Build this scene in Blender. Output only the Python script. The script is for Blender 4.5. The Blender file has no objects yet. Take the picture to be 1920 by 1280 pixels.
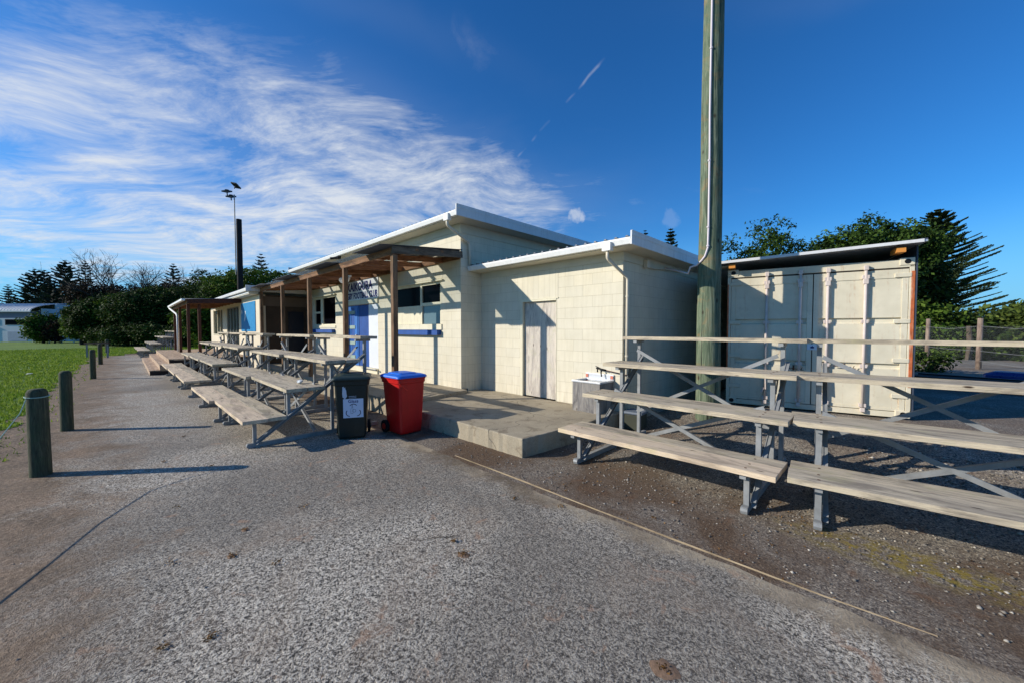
import bpy, bmesh, math, random
import numpy as np
from mathutils import Vector, Matrix
random.seed(7); rng = np.random.default_rng(11)
SC = bpy.context.scene; COL = SC.collection
R = math.radians

# ------------------------------------------------------------------ helpers
def tag(o, label=None, cat=None, group=None, kind=None):
    if label: o['label'] = label
    if cat: o['category'] = cat
    if group: o['group'] = group
    if kind: o['kind'] = kind
    return o
def empty(name, loc=(0,0,0), rz=0, label=None, cat=None, group=None):
    o = bpy.data.objects.new(name, None); COL.objects.link(o)
    o.location = loc; o.rotation_euler = (0,0,rz); o.empty_display_size = .2
    return tag(o, label, cat, group)
def copy_tree(o, parent=None):
    c = o.copy(); COL.objects.link(c)
    c.parent = parent
    for ch in list(o.children): copy_tree(ch, c)
    return c

class MB:
    def __init__(s): s.v=[]; s.f=[]
    def add(s, vs, fs):
        n=len(s.v); s.v+= [tuple(map(float,q)) for q in vs]; s.f += [tuple(i+n for i in f) for f in fs]; return s
    def box(s, x0,x1,y0,y1,z0,z1):
        vs=[(x,y,z) for z in (z0,z1) for y in (y0,y1) for x in (x0,x1)]
        return s.add(vs,[(0,2,3,1),(4,5,7,6),(0,1,5,4),(2,6,7,3),(0,4,6,2),(1,3,7,5)])
    def bar(s, p0,p1,w,h,up=(0,0,1)):
        p0=Vector(p0);p1=Vector(p1);d=(p1-p0).normalized();u=Vector(up)
        if abs(d.dot(u))>.99: u=Vector((0,1,0))
        a=d.cross(u).normalized()*w/2; b=a.normalized().cross(d).normalized()*h/2
        vs=[p0-a-b,p0+a-b,p0+a+b,p0-a+b,p1-a-b,p1+a-b,p1+a+b,p1-a+b]
        return s.add(vs,[(0,3,2,1),(4,5,6,7),(0,1,5,4),(1,2,6,5),(2,3,7,6),(3,0,4,7)])
    def chan(s, p0,p1,w,h,t=.006,up=(0,0,1),flip=1):   # C section: web and two flanges
        p0=Vector(p0);p1=Vector(p1);d=(p1-p0).normalized();u=Vector(up)
        if abs(d.dot(u))>.99: u=Vector((0,1,0))
        a=d.cross(u).normalized(); b=a.cross(d).normalized()
        s.bar(p0,p1,t,h,up)
        for q in (1,-1):
            o=a*(flip*(w/2+t/2*0.99))+b*(q*(h/2-t/2)); s.bar(p0+o,p1+o,w-t*.02,t*.98,up)
        return s
    def tube(s, pts, r, n=8, cap=True):
        pts=[Vector(p) for p in pts]; rs = r if isinstance(r,(list,tuple)) else [r]*len(pts)
        base=len(s.v); prev=None
        for i,p in enumerate(pts):
            if i==0: d=pts[1]-p
            elif i==len(pts)-1: d=p-pts[i-1]
            else: d=(pts[i+1]-p).normalized()+(p-pts[i-1]).normalized()
            d.normalize()
            if prev is None:
                u=Vector((0,0,1)) if abs(d.z)<.9 else Vector((0,1,0))
                a=d.cross(u).normalized()
            else:
                a=(prev-d*prev.dot(d)).normalized()
            prev=a; b=d.cross(a)
            for k in range(n):
                t=2*math.pi*k/n; s.v.append(tuple(p+(a*math.cos(t)+b*math.sin(t))*rs[i]))
        for i in range(len(pts)-1):
            for k in range(n):
                k2=(k+1)%n; A=base+i*n
                s.f.append((A+k,A+k2,A+n+k2,A+n+k))
        if cap:
            s.f.append(tuple(base+k for k in range(n))[::-1]); L=base+(len(pts)-1)*n
            s.f.append(tuple(L+k for k in range(n)))
        return s
    def prism(s, poly, z0, z1):
        n=len(poly)
        vs=[(x,y,z0) for x,y in poly]+[(x,y,z1) for x,y in poly]
        return s.add(vs,[tuple(range(n))[::-1],tuple(range(n,2*n))]+[(i,(i+1)%n,n+(i+1)%n,n+i) for i in range(n)])
    def xform(s, M):
        s.v=[tuple(M@Vector(q)) for q in s.v]; return s
    def build(s, name, m, parent=None, smooth=False, bevel=0, seg=2):
        me=bpy.data.meshes.new(name); me.from_pydata(s.v,[],s.f); me.materials.append(m); me.update()
        bm=bmesh.new(); bm.from_mesh(me); bmesh.ops.recalc_face_normals(bm, faces=bm.faces); bm.to_mesh(me); bm.free()
        if smooth: me.polygons.foreach_set('use_smooth',[True]*len(me.polygons))
        o=bpy.data.objects.new(name,me); COL.objects.link(o)
        if parent is not None: o.parent=parent
        if bevel:
            b=o.modifiers.new('b','BEVEL'); b.width=bevel; b.segments=seg; b.limit_method='ANGLE'; b.angle_limit=R(40)
        return o
def npmesh(name, V, F, m, parent=None, smooth=False):
    me=bpy.data.meshes.new(name); V=np.asarray(V,np.float32); F=np.asarray(F,np.int32)
    k=F.shape[1]
    me.vertices.add(len(V)); me.vertices.foreach_set('co',V.ravel())
    me.loops.add(F.size); me.loops.foreach_set('vertex_index',F.ravel())
    me.polygons.add(len(F)); me.polygons.foreach_set('loop_start',np.arange(len(F),dtype=np.int32)*k)
    me.polygons.foreach_set('loop_total',np.full(len(F),k,np.int32))
    if smooth: me.polygons.foreach_set('use_smooth',np.ones(len(F),bool))
    me.materials.append(m); me.update(calc_edges=True); me.validate()
    o=bpy.data.objects.new(name,me); COL.objects.link(o)
    if parent is not None: o.parent=parent
    return o

# ------------------------------------------------------------------ materials
def lin(c):
    c=c/255.
    return c/12.92 if c<=.04045 else ((c+.055)/1.055)**2.4
def rgb(r,g,b): return (lin(r),lin(g),lin(b),1)
class NT:
    def __init__(s,name):
        s.m=bpy.data.materials.new(name); s.m.use_nodes=True; s.t=s.m.node_tree; s.t.nodes.clear()
        s.out=s.n('ShaderNodeOutputMaterial'); s.p=s.n('ShaderNodeBsdfPrincipled'); s.l(s.p.outputs[0],s.out.inputs[0])
        s.p.inputs['Specular IOR Level'].default_value=.3
    def n(s,t,**k):
        x=s.t.nodes.new(t)
        for a,b in k.items(): setattr(x,a,b)
        return x
    def l(s,a,b): s.t.links.new(a,b)
    def set(s,node,**k):
        for a,b in k.items():
            i=node.inputs[a.replace('_',' ')]
            if hasattr(b,'is_linked') or isinstance(b,bpy.types.NodeSocket): s.l(b,i)
            else: i.default_value=b
        return node
    def coord(s,kind='Object'): return s.n('ShaderNodeTexCoord').outputs[kind]
    def map(s,vec,scale=(1,1,1),loc=(0,0,0),rot=(0,0,0)):
        m=s.n('ShaderNodeMapping'); s.l(vec,m.inputs[0]); m.inputs['Scale'].default_value=scale; m.inputs['Location'].default_value=loc; m.inputs['Rotation'].default_value=rot
        return m.outputs[0]
    def noise(s,vec,scale=5,detail=4,rough=.55,dist=0):
        x=s.n('ShaderNodeTexNoise'); s.l(vec,x.inputs['Vector'])
        x.inputs['Scale'].default_value=scale; x.inputs['Detail'].default_value=detail; x.inputs['Roughness'].default_value=rough; x.inputs['Distortion'].default_value=dist
        return x.outputs['Fac']
    def voro(s,vec,scale=5,feature='F1',out='Distance',rand=1):
        x=s.n('ShaderNodeTexVoronoi',feature=feature); s.l(vec,x.inputs['Vector']); x.inputs['Scale'].default_value=scale; x.inputs['Randomness'].default_value=rand
        return x.outputs[out]
    def ramp(s,fac,stops,interp='LINEAR'):
        r=s.n('ShaderNodeValToRGB'); s.l(fac,r.inputs[0]); e=r.color_ramp; e.interpolation=interp
        while len(e.elements)<len(stops): e.elements.new(.5)
        for el,(p,c) in zip(e.elements,stops):
            el.position=p; el.color = c if isinstance(c,tuple) else (c,c,c,1)
        return r.outputs[0]
    def mix(s,fac,a,b,mode='MIX'):
        x=s.n('ShaderNodeMix',data_type='RGBA',blend_type=mode)
        for v,i in ((fac,0),(a,6),(b,7)):
            if isinstance(v,bpy.types.NodeSocket): s.l(v,x.inputs[i])
            else: x.inputs[i].default_value=v
        return x.outputs[2]
    def math(s,op,a,b=0,c=0,clamp=False):
        x=s.n('ShaderNodeMath',operation=op,use_clamp=clamp)
        for v,i in ((a,0),(b,1),(c,2)):
            if isinstance(v,bpy.types.NodeSocket): s.l(v,x.inputs[i])
            else: x.inputs[i].default_value=v
        return x.outputs[0]
    def sep(s,vec):
        x=s.n('ShaderNodeSeparateXYZ'); s.l(vec,x.inputs[0]); return x.outputs
    def comb(s,x,y,z):
        c=s.n('ShaderNodeCombineXYZ')
        for v,i in ((x,0),(y,1),(z,2)):
            if isinstance(v,bpy.types.NodeSocket): s.l(v,c.inputs[i])
            else: c.inputs[i].default_value=v
        return c.outputs[0]
    def bump(s,h,strength=.3,dist=.01,normal=None):
        b=s.n('ShaderNodeBump'); b.inputs['Strength'].default_value=strength; b.inputs['Distance'].default_value=dist; s.l(h,b.inputs['Height'])
        if normal is not None: s.l(normal,b.inputs['Normal'])
        return b.outputs[0]
    def col(s,c):
        i=s.p.inputs['Base Color']
        if isinstance(c,bpy.types.NodeSocket): s.l(c,i)
        else: i.default_value=c
    def rough(s,r):
        i=s.p.inputs['Roughness']
        if isinstance(r,bpy.types.NodeSocket): s.l(r,i)
        else: i.default_value=r
    def norm(s,n): s.l(n,s.p.inputs['Normal'])

def painted(name,c,rough=.6,var=.12,scale=3,bump=.15,bscale=60,dirt=None,dirtamt=.35,metal=0,spec=.3):
    t=NT(name); v=t.coord()
    n=t.noise(v,scale,6,.6)
    d=tuple(x*(1-var) for x in c[:3])+(1,); u=tuple(min(1,x*(1+var*.6)) for x in c[:3])+(1,)
    colr=t.ramp(n,[(.3,d),(.7,u)])
    if dirt:
        st=t.noise(t.map(v,(9,9,1.3)),1.6,5,.7)
        colr=t.mix(t.math('MULTIPLY',t.ramp(st,[(.5,0.),(.78,1.)]),dirtamt),colr,dirt)
    t.col(colr); t.rough(t.ramp(t.noise(v,scale*4,3),[(.3,rough-.08),(.7,rough+.1)]))
    t.norm(t.bump(t.noise(v,bscale,4),bump,.004)); t.p.inputs['Metallic'].default_value=metal
    t.p.inputs['Specular IOR Level'].default_value=spec
    return t.m

CREAM=rgb(220,212,190); CREAM_L=rgb(232,226,208)
def blockwall(name,axis='x',bw=.4,rh=.2,zoff=.05,offs=.5,xoff=0.,c=CREAM):
    """painted concrete blockwork; runs along x (axis 'x') or y (axis 'y'), in metres"""
    t=NT(name); v=t.coord(); x,y,z=t.sep(v)[:3]
    geo=t.n('ShaderNodeNewGeometry'); nx=t.sep(geo.outputs['True Normal'])[0]
    side=t.math('GREATER_THAN',t.math('ABSOLUTE',nx),.5)
    h=t.math('ADD',t.math('MULTIPLY',side,t.math('ADD',y,.6)),t.math('MULTIPLY',t.math('SUBTRACT',1.,side),x)) if axis=='xy' else x
    h=t.math('ADD',h,xoff)
    vec=t.comb(h,t.math('SUBTRACT',z,zoff),0.)
    wob=t.noise(v,9,2)
    b=t.n('ShaderNodeTexBrick'); t.l(vec,b.inputs['Vector'])
    b.offset=offs; b.offset_frequency=2; b.squash=1
    b.inputs['Scale'].default_value=1; b.inputs['Brick Width'].default_value=bw; b.inputs['Row Height'].default_value=rh
    b.inputs['Mortar Size'].default_value=.003; b.inputs['Mortar Smooth'].default_value=.6; b.inputs['Bias'].default_value=0
    c1=tuple(q*.975 for q in c[:3])+(1,); c2=(min(1,c[0]*1.03),c[1]*1.02,c[2]*1.0,1)
    b.inputs['Color1'].default_value=c1; b.inputs['Color2'].default_value=c2
    b.inputs['Mortar'].default_value=(c[0]*.66,c[1]*.63,c[2]*.56,1)
    n=t.noise(v,2.2,7,.62)
    colr=t.mix(.55,b.outputs['Color'],t.mix(1.,b.outputs['Color'],t.ramp(n,[(.25,(.80,.79,.74,1)),(.62,(1,1,1,1))]),'MULTIPLY'))
    # rain streaks and grime near the foot of the wall
    st=t.noise(t.map(v,(7,7,.6)),2.2,5,.7)
    foot=t.ramp(z,[(.0,1.),(.28,1.),(.62,0.)]) if False else t.math('MULTIPLY',t.math('SUBTRACT',.75,z,clamp=True),1.5,clamp=True)
    g=t.math('MULTIPLY',t.ramp(st,[(.45,0.),(.75,1.)]),t.math('ADD',t.math('MULTIPLY',foot,.5),.16),clamp=True)
    colr=t.mix(g,colr,rgb(150,138,112))
    t.col(colr); t.rough(.72)
    fine=t.noise(v,110,4,.7); hgt=t.math('ADD',t.math('MULTIPLY',t.math('SUBTRACT',1.,b.outputs['Fac']),1.0),t.math('MULTIPLY',fine,.35))
    hgt=t.math('ADD',hgt,t.math('MULTIPLY',wob,.3))
    t.norm(t.bump(hgt,.35,.006))
    return t.m

def plankmat(name,base,dark,edge,seed=0.,axis='x'):
    t=NT(name); v=t.coord()
    info=t.n('ShaderNodeObjectInfo')
    off=t.math('MULTIPLY',info.outputs['Random'],37.)
    vv=t.n('ShaderNodeVectorMath',operation='ADD'); t.l(v,vv.inputs[0]); t.l(t.comb(off,off,off),vv.inputs[1]); v2=vv.outputs[0]
    def ax(a,b): return {'x':(a,b,b),'y':(b,a,b),'z':(b,b,a)}[axis]
    g=t.noise(t.map(v2,ax(1.0,22)),2.6,8,.78,.8); g2=t.noise(t.map(v2,ax(.9,3.6)),2.,6,.66,.9); fl=t.noise(t.map(v2,ax(2.,60)),3.,4,.7)
    c=t.ramp(g,[(.30,dark),(.47,base),(.70,edge)])
    blot=tuple(q*.62 for q in dark[:3])+(1,)
    c=t.mix(t.math('MULTIPLY',t.ramp(g2,[(.46,0.),(.60,1.)]),.55),c,dark)
    c=t.mix(t.math('MULTIPLY',t.math('MULTIPLY',t.ramp(g2,[(.55,0.),(.68,1.)]),t.ramp(fl,[(.40,0.),(.6,1.)])),.7),c,blot)
    c=t.mix(t.math('MULTIPLY',t.ramp(fl,[(.30,1.),(.42,0.)]),.6),c,blot)
    kn=t.voro(t.map(v2,ax(1,3.4)),2.0)
    c=t.mix(t.ramp(kn,[(.04,1.),(.085,0.)]),c,rgb(58,42,32))
    li=t.noise(v2,5.5,5,.6); c=t.mix(t.math('MULTIPLY',t.ramp(li,[(.54,0.),(.72,1.)]),.40),c,tuple(q*w for q,w in zip(base[:3],(.8,.88,.62)))+(1,))
    t.col(c); t.rough(.85)
    t.norm(t.bump(t.math('ADD',g,t.math('MULTIPLY',fl,.5)),.8,.005))
    return t.m

M={}
M['block_x']=blockwall('painted_blockwork','xy',xoff=40.,zoff=-39.95)
M['block_y']=M['block_x']
M['soldier']=blockwall('soldier_course','x',bw=.145,rh=30,zoff=-10.,offs=0,xoff=40)
M['white']=painted('white_paint',rgb(236,236,232),.45,.05,4,.05,40,rgb(170,170,160),.25)
M['fascia']=painted('fascia_paint',rgb(222,222,220),.5,.08,3,.08,40,rgb(150,150,146),.35)
M['soffit']=painted('soffit_paint',rgb(214,208,188),.7,.08,2,.1,30,rgb(150,140,118),.25)
M['frieze']=painted('frieze_paint',rgb(206,200,180),.7,.08,3,.1,30)
M['trimcream']=painted('cream_trim',rgb(224,216,188),.6,.08,4,.12,50,rgb(140,128,104),.3)
M['pipecream']=painted('cream_pipe',rgb(214,204,182),.5,.06,5,.05,50,rgb(150,140,118),.3)
M['roofing']=painted('roof_steel',rgb(84,90,100),.45,.15,2,.1,30,rgb(90,70,55),.4,metal=.4)
M['bluepaint']=painted('blue_paint',rgb(40,84,156),.55,.18,5,.2,60,rgb(30,40,80),.4)
M['blueleaf']=painted('blue_door_paint',rgb(56,116,190),.5,.15,4,.2,60,rgb(40,60,120),.4)
M['whitepanel']=painted('white_panel',rgb(222,226,232),.5,.05,3,.05,40)
M['darkwall']=painted('shade_dark_wall',rgb(74,58,44),.8,.2,3,.2,30)  # shade on the left block's recessed side wall is put into this dark brown
M['steel']=painted('galvanised_steel',rgb(144,146,146),.5,.25,7,.15,120,rgb(110,106,100),.4,metal=.1,spec=.35)
M['rustysteel']=painted('rusty_steel',rgb(90,60,44),.8,.35,12,.4,80)
M['black']=painted('black_plastic',rgb(24,25,27),.5,.2,6,.1,90)
M['binbody_g']=painted('dark_green_plastic',rgb(20,32,28),.42,.25,3,.18,160,rgb(60,66,60),.2,spec=.45)
M['binlid_g']=painted('green_lid_plastic',rgb(38,54,50),.42,.2,4,.15,160,rgb(90,92,84),.2,spec=.45)
M['binred']=painted('red_plastic',rgb(196,20,18),.4,.14,3,.12,160,rgb(110,20,18),.25,spec=.45)
M['binblue']=painted('blue_plastic',rgb(30,110,214),.38,.12,4,.12,160,rgb(20,60,140),.25,spec=.45)
M['rubber']=painted('rubber',rgb(26,26,26),.8,.2,9,.3,60)
M['pvcwhite']=painted('white_conduit_plastic',rgb(214,204,208),.45,.06,5,.05,50)
M['stainless']=painted('stainless_steel',rgb(206,208,210),.42,.05,5,.03,60,metal=.3,spec=.3)
M['greyply']=plankmat('weathered_plywood',rgb(136,132,128),rgb(84,82,84),rgb(170,162,148),axis='z')
M['doorply']=plankmat('bleached_plywood',rgb(206,196,180),rgb(160,150,142),rgb(222,212,196),axis='z')
M['plank']=plankmat('weathered_plank',rgb(198,180,150),rgb(134,120,102),rgb(232,214,180))
M['plankgrey']=plankmat('silvered_plank',rgb(190,176,152),rgb(122,113,102),rgb(222,206,174))
M['planktan']=plankmat('tan_plank',rgb(216,194,164),rgb(160,142,122),rgb(232,212,182))
M['deckwood']=plankmat('deck_timber',rgb(186,160,134),rgb(130,106,88),rgb(212,186,156),axis='x')
M['edgewood']=plankmat('edging_timber',rgb(158,138,108),rgb(104,88,66),rgb(184,166,134))
M['postwood']=plankmat('veranda_timber',rgb(126,98,74),rgb(72,56,44),rgb(160,128,96),axis='z')
M['beamwood']=plankmat('veranda_beam_timber',rgb(134,98,70),rgb(74,54,42),rgb(176,132,94),axis='x')
M['fencewood']=plankmat('grey_post_timber',rgb(140,122,108),rgb(90,74,66),rgb(168,150,132),axis='z')
M['orangewood']=painted('fresh_timber',rgb(214,142,66),.7,.15,8,.2,60)
M['purlin']=plankmat('rafter_timber',rgb(150,104,74),rgb(92,62,46),rgb(186,132,92),axis='y')
M['greybeam']=plankmat('greyed_beam_timber',rgb(104,92,78),rgb(62,54,46),rgb(134,120,100),axis='y')

def mat_bollard():
    t=NT('mossy_post_timber'); v=t.coord(); x,y,z=t.sep(v)[:3]
    g=t.noise(t.map(v,(16,16,1.5)),3,7,.7,.5); n=t.noise(v,6,5,.6)
    c=t.ramp(g,[(.3,rgb(46,46,38)),(.55,rgb(84,84,64)),(.8,rgb(122,116,90))])
    c=t.mix(t.math('MULTIPLY',t.ramp(n,[(.45,0.),(.65,1.)]),.45),c,rgb(60,80,50))
    t.col(c); t.rough(.9); t.norm(t.bump(t.math('ADD',g,n),.8,.008)); return t.m
M['bollard']=mat_bollard()
def mat_pole():
    t=NT('green_treated_pole'); v=t.coord()
    g=t.noise(t.map(v,(9,9,.7)),3,8,.7,.7); n=t.noise(v,2.2,5,.65,1.2)
    c=t.ramp(g,[(.25,rgb(46,56,46)),(.48,rgb(94,108,86)),(.78,rgb(158,162,136))])
    c=t.mix(t.math('MULTIPLY',t.ramp(n,[(.52,0.),(.66,1.)]),.7),c,rgb(140,116,80))
    k=t.voro(t.map(v,(1.6,1.6,.9)),2.2); c=t.mix(t.ramp(k,[(.04,1.),(.10,0.)]),c,rgb(60,48,34))
    cr=t.noise(t.map(v,(22,22,.35)),2.,4,.6,.3); c=t.mix(t.ramp(cr,[(.34,1.),(.41,0.)]),c,rgb(34,36,30))
    t.col(c); t.rough(.85); t.norm(t.bump(t.math('ADD',g,t.math('MULTIPLY',cr,1.)),.7,.012)); return t.m
M['pole']=mat_pole()
def mat_container():
    t=NT('cream_container_paint'); v=t.coord(); x,y,z=t.sep(v)[:3]
    n=t.noise(v,1.8,6,.6); c=t.ramp(n,[(.3,rgb(206,197,172)),(.7,rgb(228,219,194))])
    st=t.noise(t.map(v,(12,12,.9)),2.0,5,.65); sp=t.noise(v,14,5,.7)
    r=t.math('MULTIPLY',t.ramp(st,[(.56,0.),(.72,1.)]),t.ramp(sp,[(.40,0.),(.66,.9)]))
    c=t.mix(t.math('MULTIPLY',r,.7),c,rgb(176,120,66))
    d=t.noise(v,7,6,.7); c=t.mix(t.math('MULTIPLY',t.ramp(d,[(.55,0.),(.8,1.)]),.25),c,rgb(140,130,110))
    t.col(c); t.rough(.5); t.norm(t.bump(t.noise(v,4,3),.35,.01,t.bump(t.noise(v,90,3),.12,.003))); return t.m
M['cont']=mat_container()
M['contrust']=painted('rusty_orange_edge',rgb(192,104,62),.8,.4,7,.3,70,rgb(226,204,176),1.)
M['controd']=painted('locking_rod_paint',rgb(214,200,190),.5,.1,8,.15,60,rgb(140,100,76),.4)
M['contdark']=painted('door_gasket',rgb(60,52,44),.8,.3,10,.2,60)
def mat_glass(name,c,rough=.06):
    t=NT(name); t.col(c); t.rough(rough); t.p.inputs['Specular IOR Level'].default_value=.5
    t.norm(t.bump(t.noise(t.coord(),1.6,2),.03,.02)); return t.m
M['glass']=mat_glass('dark_window_glass',rgb(10,11,16),.12); M['glass'].node_tree.nodes['Principled BSDF'].inputs['IOR'].default_value=1.07; M['glassblue']=mat_glass('pale_window_glass',rgb(96,118,126),.15)
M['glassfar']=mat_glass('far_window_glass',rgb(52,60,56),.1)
def mat_clear():
    t=NT('clear_roof_sheet'); tr=t.n('ShaderNodeBsdfTransparent'); tr.inputs[0].default_value=(.9,.92,.92,1)
    mx=t.n('ShaderNodeMixShader'); mx.inputs[0].default_value=.12; t.col(rgb(200,205,205)); t.rough(.2)
    t.l(tr.outputs[0],mx.inputs[1]); t.l(t.p.outputs[0],mx.inputs[2]); t.l(mx.outputs[0],t.out.inputs[0]); return t.m
M['clear']=mat_clear()

def mat_concrete():
    t=NT('weathered_concrete'); v=t.coord()
    n=t.noise(v,1.7,7,.65); f=t.noise(v,60,5,.75); sp=t.voro(v,55,'F1','Color')
    c=t.ramp(n,[(.25,rgb(132,120,100)),(.5,rgb(166,153,129)),(.75,rgb(188,175,150))])
    c=t.mix(.35,c,t.ramp(f,[(.3,rgb(90,82,70)),(.7,rgb(196,186,164))]))
    st=t.noise(v,4.5,4,.6,.8); c=t.mix(t.math('MULTIPLY',t.ramp(st,[(.56,0.),(.64,1.)]),.45),c,rgb(96,82,64))
    vd=t.n('ShaderNodeVectorMath',operation='ADD'); t.l(v,vd.inputs[0]); nn=t.n('ShaderNodeTexNoise'); nn.inputs['Scale'].default_value=2.5; t.l(v,nn.inputs['Vector'])
    sc=t.n('ShaderNodeVectorMath',operation='SCALE'); sc.inputs['Scale'].default_value=.55; t.l(nn.outputs['Color'],sc.inputs[0]); t.l(sc.outputs[0],vd.inputs[1])
    cr=t.voro(vd.outputs[0],.42,'DISTANCE_TO_EDGE'); crm=t.ramp(cr,[(.0,1.),(.004,0.)]); c=t.mix(t.math('MULTIPLY',crm,.6),c,rgb(48,42,36))
    t.col(c); t.rough(.88); t.norm(t.bump(t.math('SUBTRACT',t.math('ADD',t.math('MULTIPLY',f,.5),n),crm),.7,.012)); return t.m
M['concrete']=mat_concrete()

def mat_path():
    t=NT('chip_seal'); v=t.coord(); x,y,z=t.sep(v)[:3]
    a=t.noise(v,88,2,.75,.35); b=t.noise(t.map(v,(1,1,1),loc=(3.3,1.7,0)),40,3,.72,.6); d=t.noise(v,240,2,.7)
    chip=t.math('ADD',t.math('ADD',t.math('MULTIPLY',a,.50),t.math('MULTIPLY',b,.36)),t.math('MULTIPLY',d,.14))
    c=t.ramp(chip,[(.41,rgb(26,25,23)),(.46,rgb(108,101,91)),(.51,rgb(178,168,151)),(.58,rgb(228,217,196)),(.66,rgb(240,231,210))])
    sp=t.noise(t.map(v,(1,1,1),loc=(7.,3.,0)),15,5,.72,.5); c=t.mix(t.math('MULTIPLY',t.ramp(sp,[(.30,1.),(.45,0.)]),.55),c,rgb(78,74,70)); c=t.mix(t.math('MULTIPLY',t.ramp(sp,[(.56,0.),(.70,1.)]),.35),c,rgb(214,204,188))
    # size and tone vary over the surface: bare bitumen, dusty wheel paths, tan stains
    nb=t.noise(v,.42,4,.55,.4); c=t.mix(t.math('MULTIPLY',t.ramp(nb,[(.40,1.),(.58,0.)]),.55),c,rgb(98,91,82))
    n1=t.noise(v,1.1,7,.68,.8); c=t.mix(t.math('MULTIPLY',t.ramp(n1,[(.5,0.),(.66,1.)]),.38),c,rgb(150,132,112))
    n2=t.noise(t.map(v,(1,1,1),loc=(5.,2.,0)),3.6,6,.66,1.1); c=t.mix(t.math('MULTIPLY',t.ramp(n2,[(.60,0.),(.68,1.)]),.62),c,rgb(166,134,108))
    n3=t.noise(t.map(v,(1,1,1),loc=(1.,8.,0)),2.4,6,.7,.6); c=t.mix(t.math('MULTIPLY',t.ramp(n3,[(.62,0.),(.72,1.)]),.5),c,rgb(88,80,72))
    # soil creeping in from the grass side (y below about -6.1) and along the edging board
    nn=t.noise(v,1.5,7,.72,.5); e=t.math('ADD',t.math('MULTIPLY',y,-1.),t.math('MULTIPLY',t.math('SUBTRACT',nn,.5),3.2))
    m=t.n('ShaderNodeMapRange'); m.inputs[1].default_value=5.75; m.inputs[2].default_value=6.55; t.l(e,m.inputs[0])
    soil=t.mix(t.ramp(t.noise(v,2.1,6,.7,.6),[(.42,0.),(.62,1.)]),t.ramp(t.noise(v,26,7,.8),[(.3,rgb(52,42,33)),(.5,rgb(108,90,71)),(.72,rgb(172,150,122))]),t.ramp(t.noise(v,31,6,.8),[(.3,rgb(80,64,50)),(.5,rgb(134,111,88)),(.72,rgb(192,168,138))]))
    c=t.mix(t.math('MULTIPLY',m.outputs[0],.93),c,soil)
    e2=t.math('ADD',y,t.math('MULTIPLY',t.math('SUBTRACT',nn,.5),1.1)); m2=t.n('ShaderNodeMapRange'); m2.inputs[1].default_value=-3.26; m2.inputs[2].default_value=-3.06; t.l(e2,m2.inputs[0])
    dirt=t.ramp(t.noise(v,.9,5,.65),[(.44,rgb(78,63,49)),(.58,rgb(182,166,140))])
    sand=t.mix(.4,dirt,t.ramp(t.noise(v,34,5,.75),[(.3,rgb(84,72,58)),(.7,rgb(176,160,134))]))
    c=t.mix(t.math('MULTIPLY',m2.outputs[0],.92),c,sand)
    t.col(c); t.rough(.9)
    t.norm(t.bump(chip,1.,.014,t.bump(t.noise(v,6,4),.3,.03))); return t.m
M['path']=mat_path()

def mat_soil():
    t=NT('gravelly_soil'); v=t.coord(); x,y,z=t.sep(v)[:3]
    n=t.noise(v,58,6,.8,.3); c=t.ramp(n,[(.28,rgb(52,40,30)),(.5,rgb(98,78,60)),(.72,rgb(162,138,110))])
    g=t.math('ADD',t.math('MULTIPLY',t.noise(v,70,2,.75,.4),.6),t.math('MULTIPLY',t.noise(v,30,3,.7,.6),.4))
    stone=t.ramp(g,[(.36,rgb(44,41,38)),(.45,rgb(100,95,90)),(.54,rgb(160,150,134)),(.66,rgb(218,206,184))])
    gm=t.noise(v,.8,6,.65,.5)
    mr=t.n('ShaderNodeMapRange'); mr.inputs[1].default_value=-2.5; mr.inputs[2].default_value=-1.0; t.l(y,mr.inputs[0])
    amt=t.math('ADD',t.math('MULTIPLY',mr.outputs[0],.5),t.ramp(gm,[(.44,0.),(.60,.7)]),clamp=True)
    c=t.mix(amt,c,stone)
    o=t.noise(v,3.4,5,.65,.5); c=t.mix(t.math('MULTIPLY',t.ramp(o,[(.58,0.),(.7,1.)]),.4),c,rgb(128,86,52))
    px=t.math('MULTIPLY',t.math('SUBTRACT',x,3.35),.95); py=t.math('MULTIPLY',t.math('SUBTRACT',y,-2.02),3.2)
    dist=t.math('SQRT',t.math('ADD',t.math('MULTIPLY',px,px),t.math('MULTIPLY',py,py)))
    mo=t.math('MULTIPLY',t.ramp(dist,[(.35,1.),(.95,0.)]),t.ramp(t.noise(v,9,5,.7),[(.44,0.),(.58,1.)]))
    c=t.mix(t.math('MULTIPLY',mo,.8),c,rgb(146,126,34))
    t.col(c); t.rough(.92)
    t.norm(t.bump(t.math('ADD',t.math('MULTIPLY',n,.5),g),1.,.018,t.bump(t.noise(v,5,4),.35,.04))); return t.m
M['soil']=mat_soil()
def mat_turf():
    t=NT('turf'); v=t.coord()
    n=t.noise(v,.35,6,.6); f=t.noise(v,28,5,.8)
    c=t.ramp(n,[(.3,rgb(78,104,30)),(.55,rgb(106,138,40)),(.75,rgb(138,158,58))])
    c=t.mix(.5,c,t.ramp(f,[(.3,rgb(36,56,16)),(.7,rgb(108,140,48))]))
    d=t.noise(v,1.4,5,.6); c=t.mix(t.math('MULTIPLY',t.ramp(d,[(.64,0.),(.74,1.)]),.55),c,rgb(92,78,46))
    t.col(c); t.rough(.9); t.norm(t.bump(f,.8,.04)); return t.m
M['turf']=mat_turf()
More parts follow.
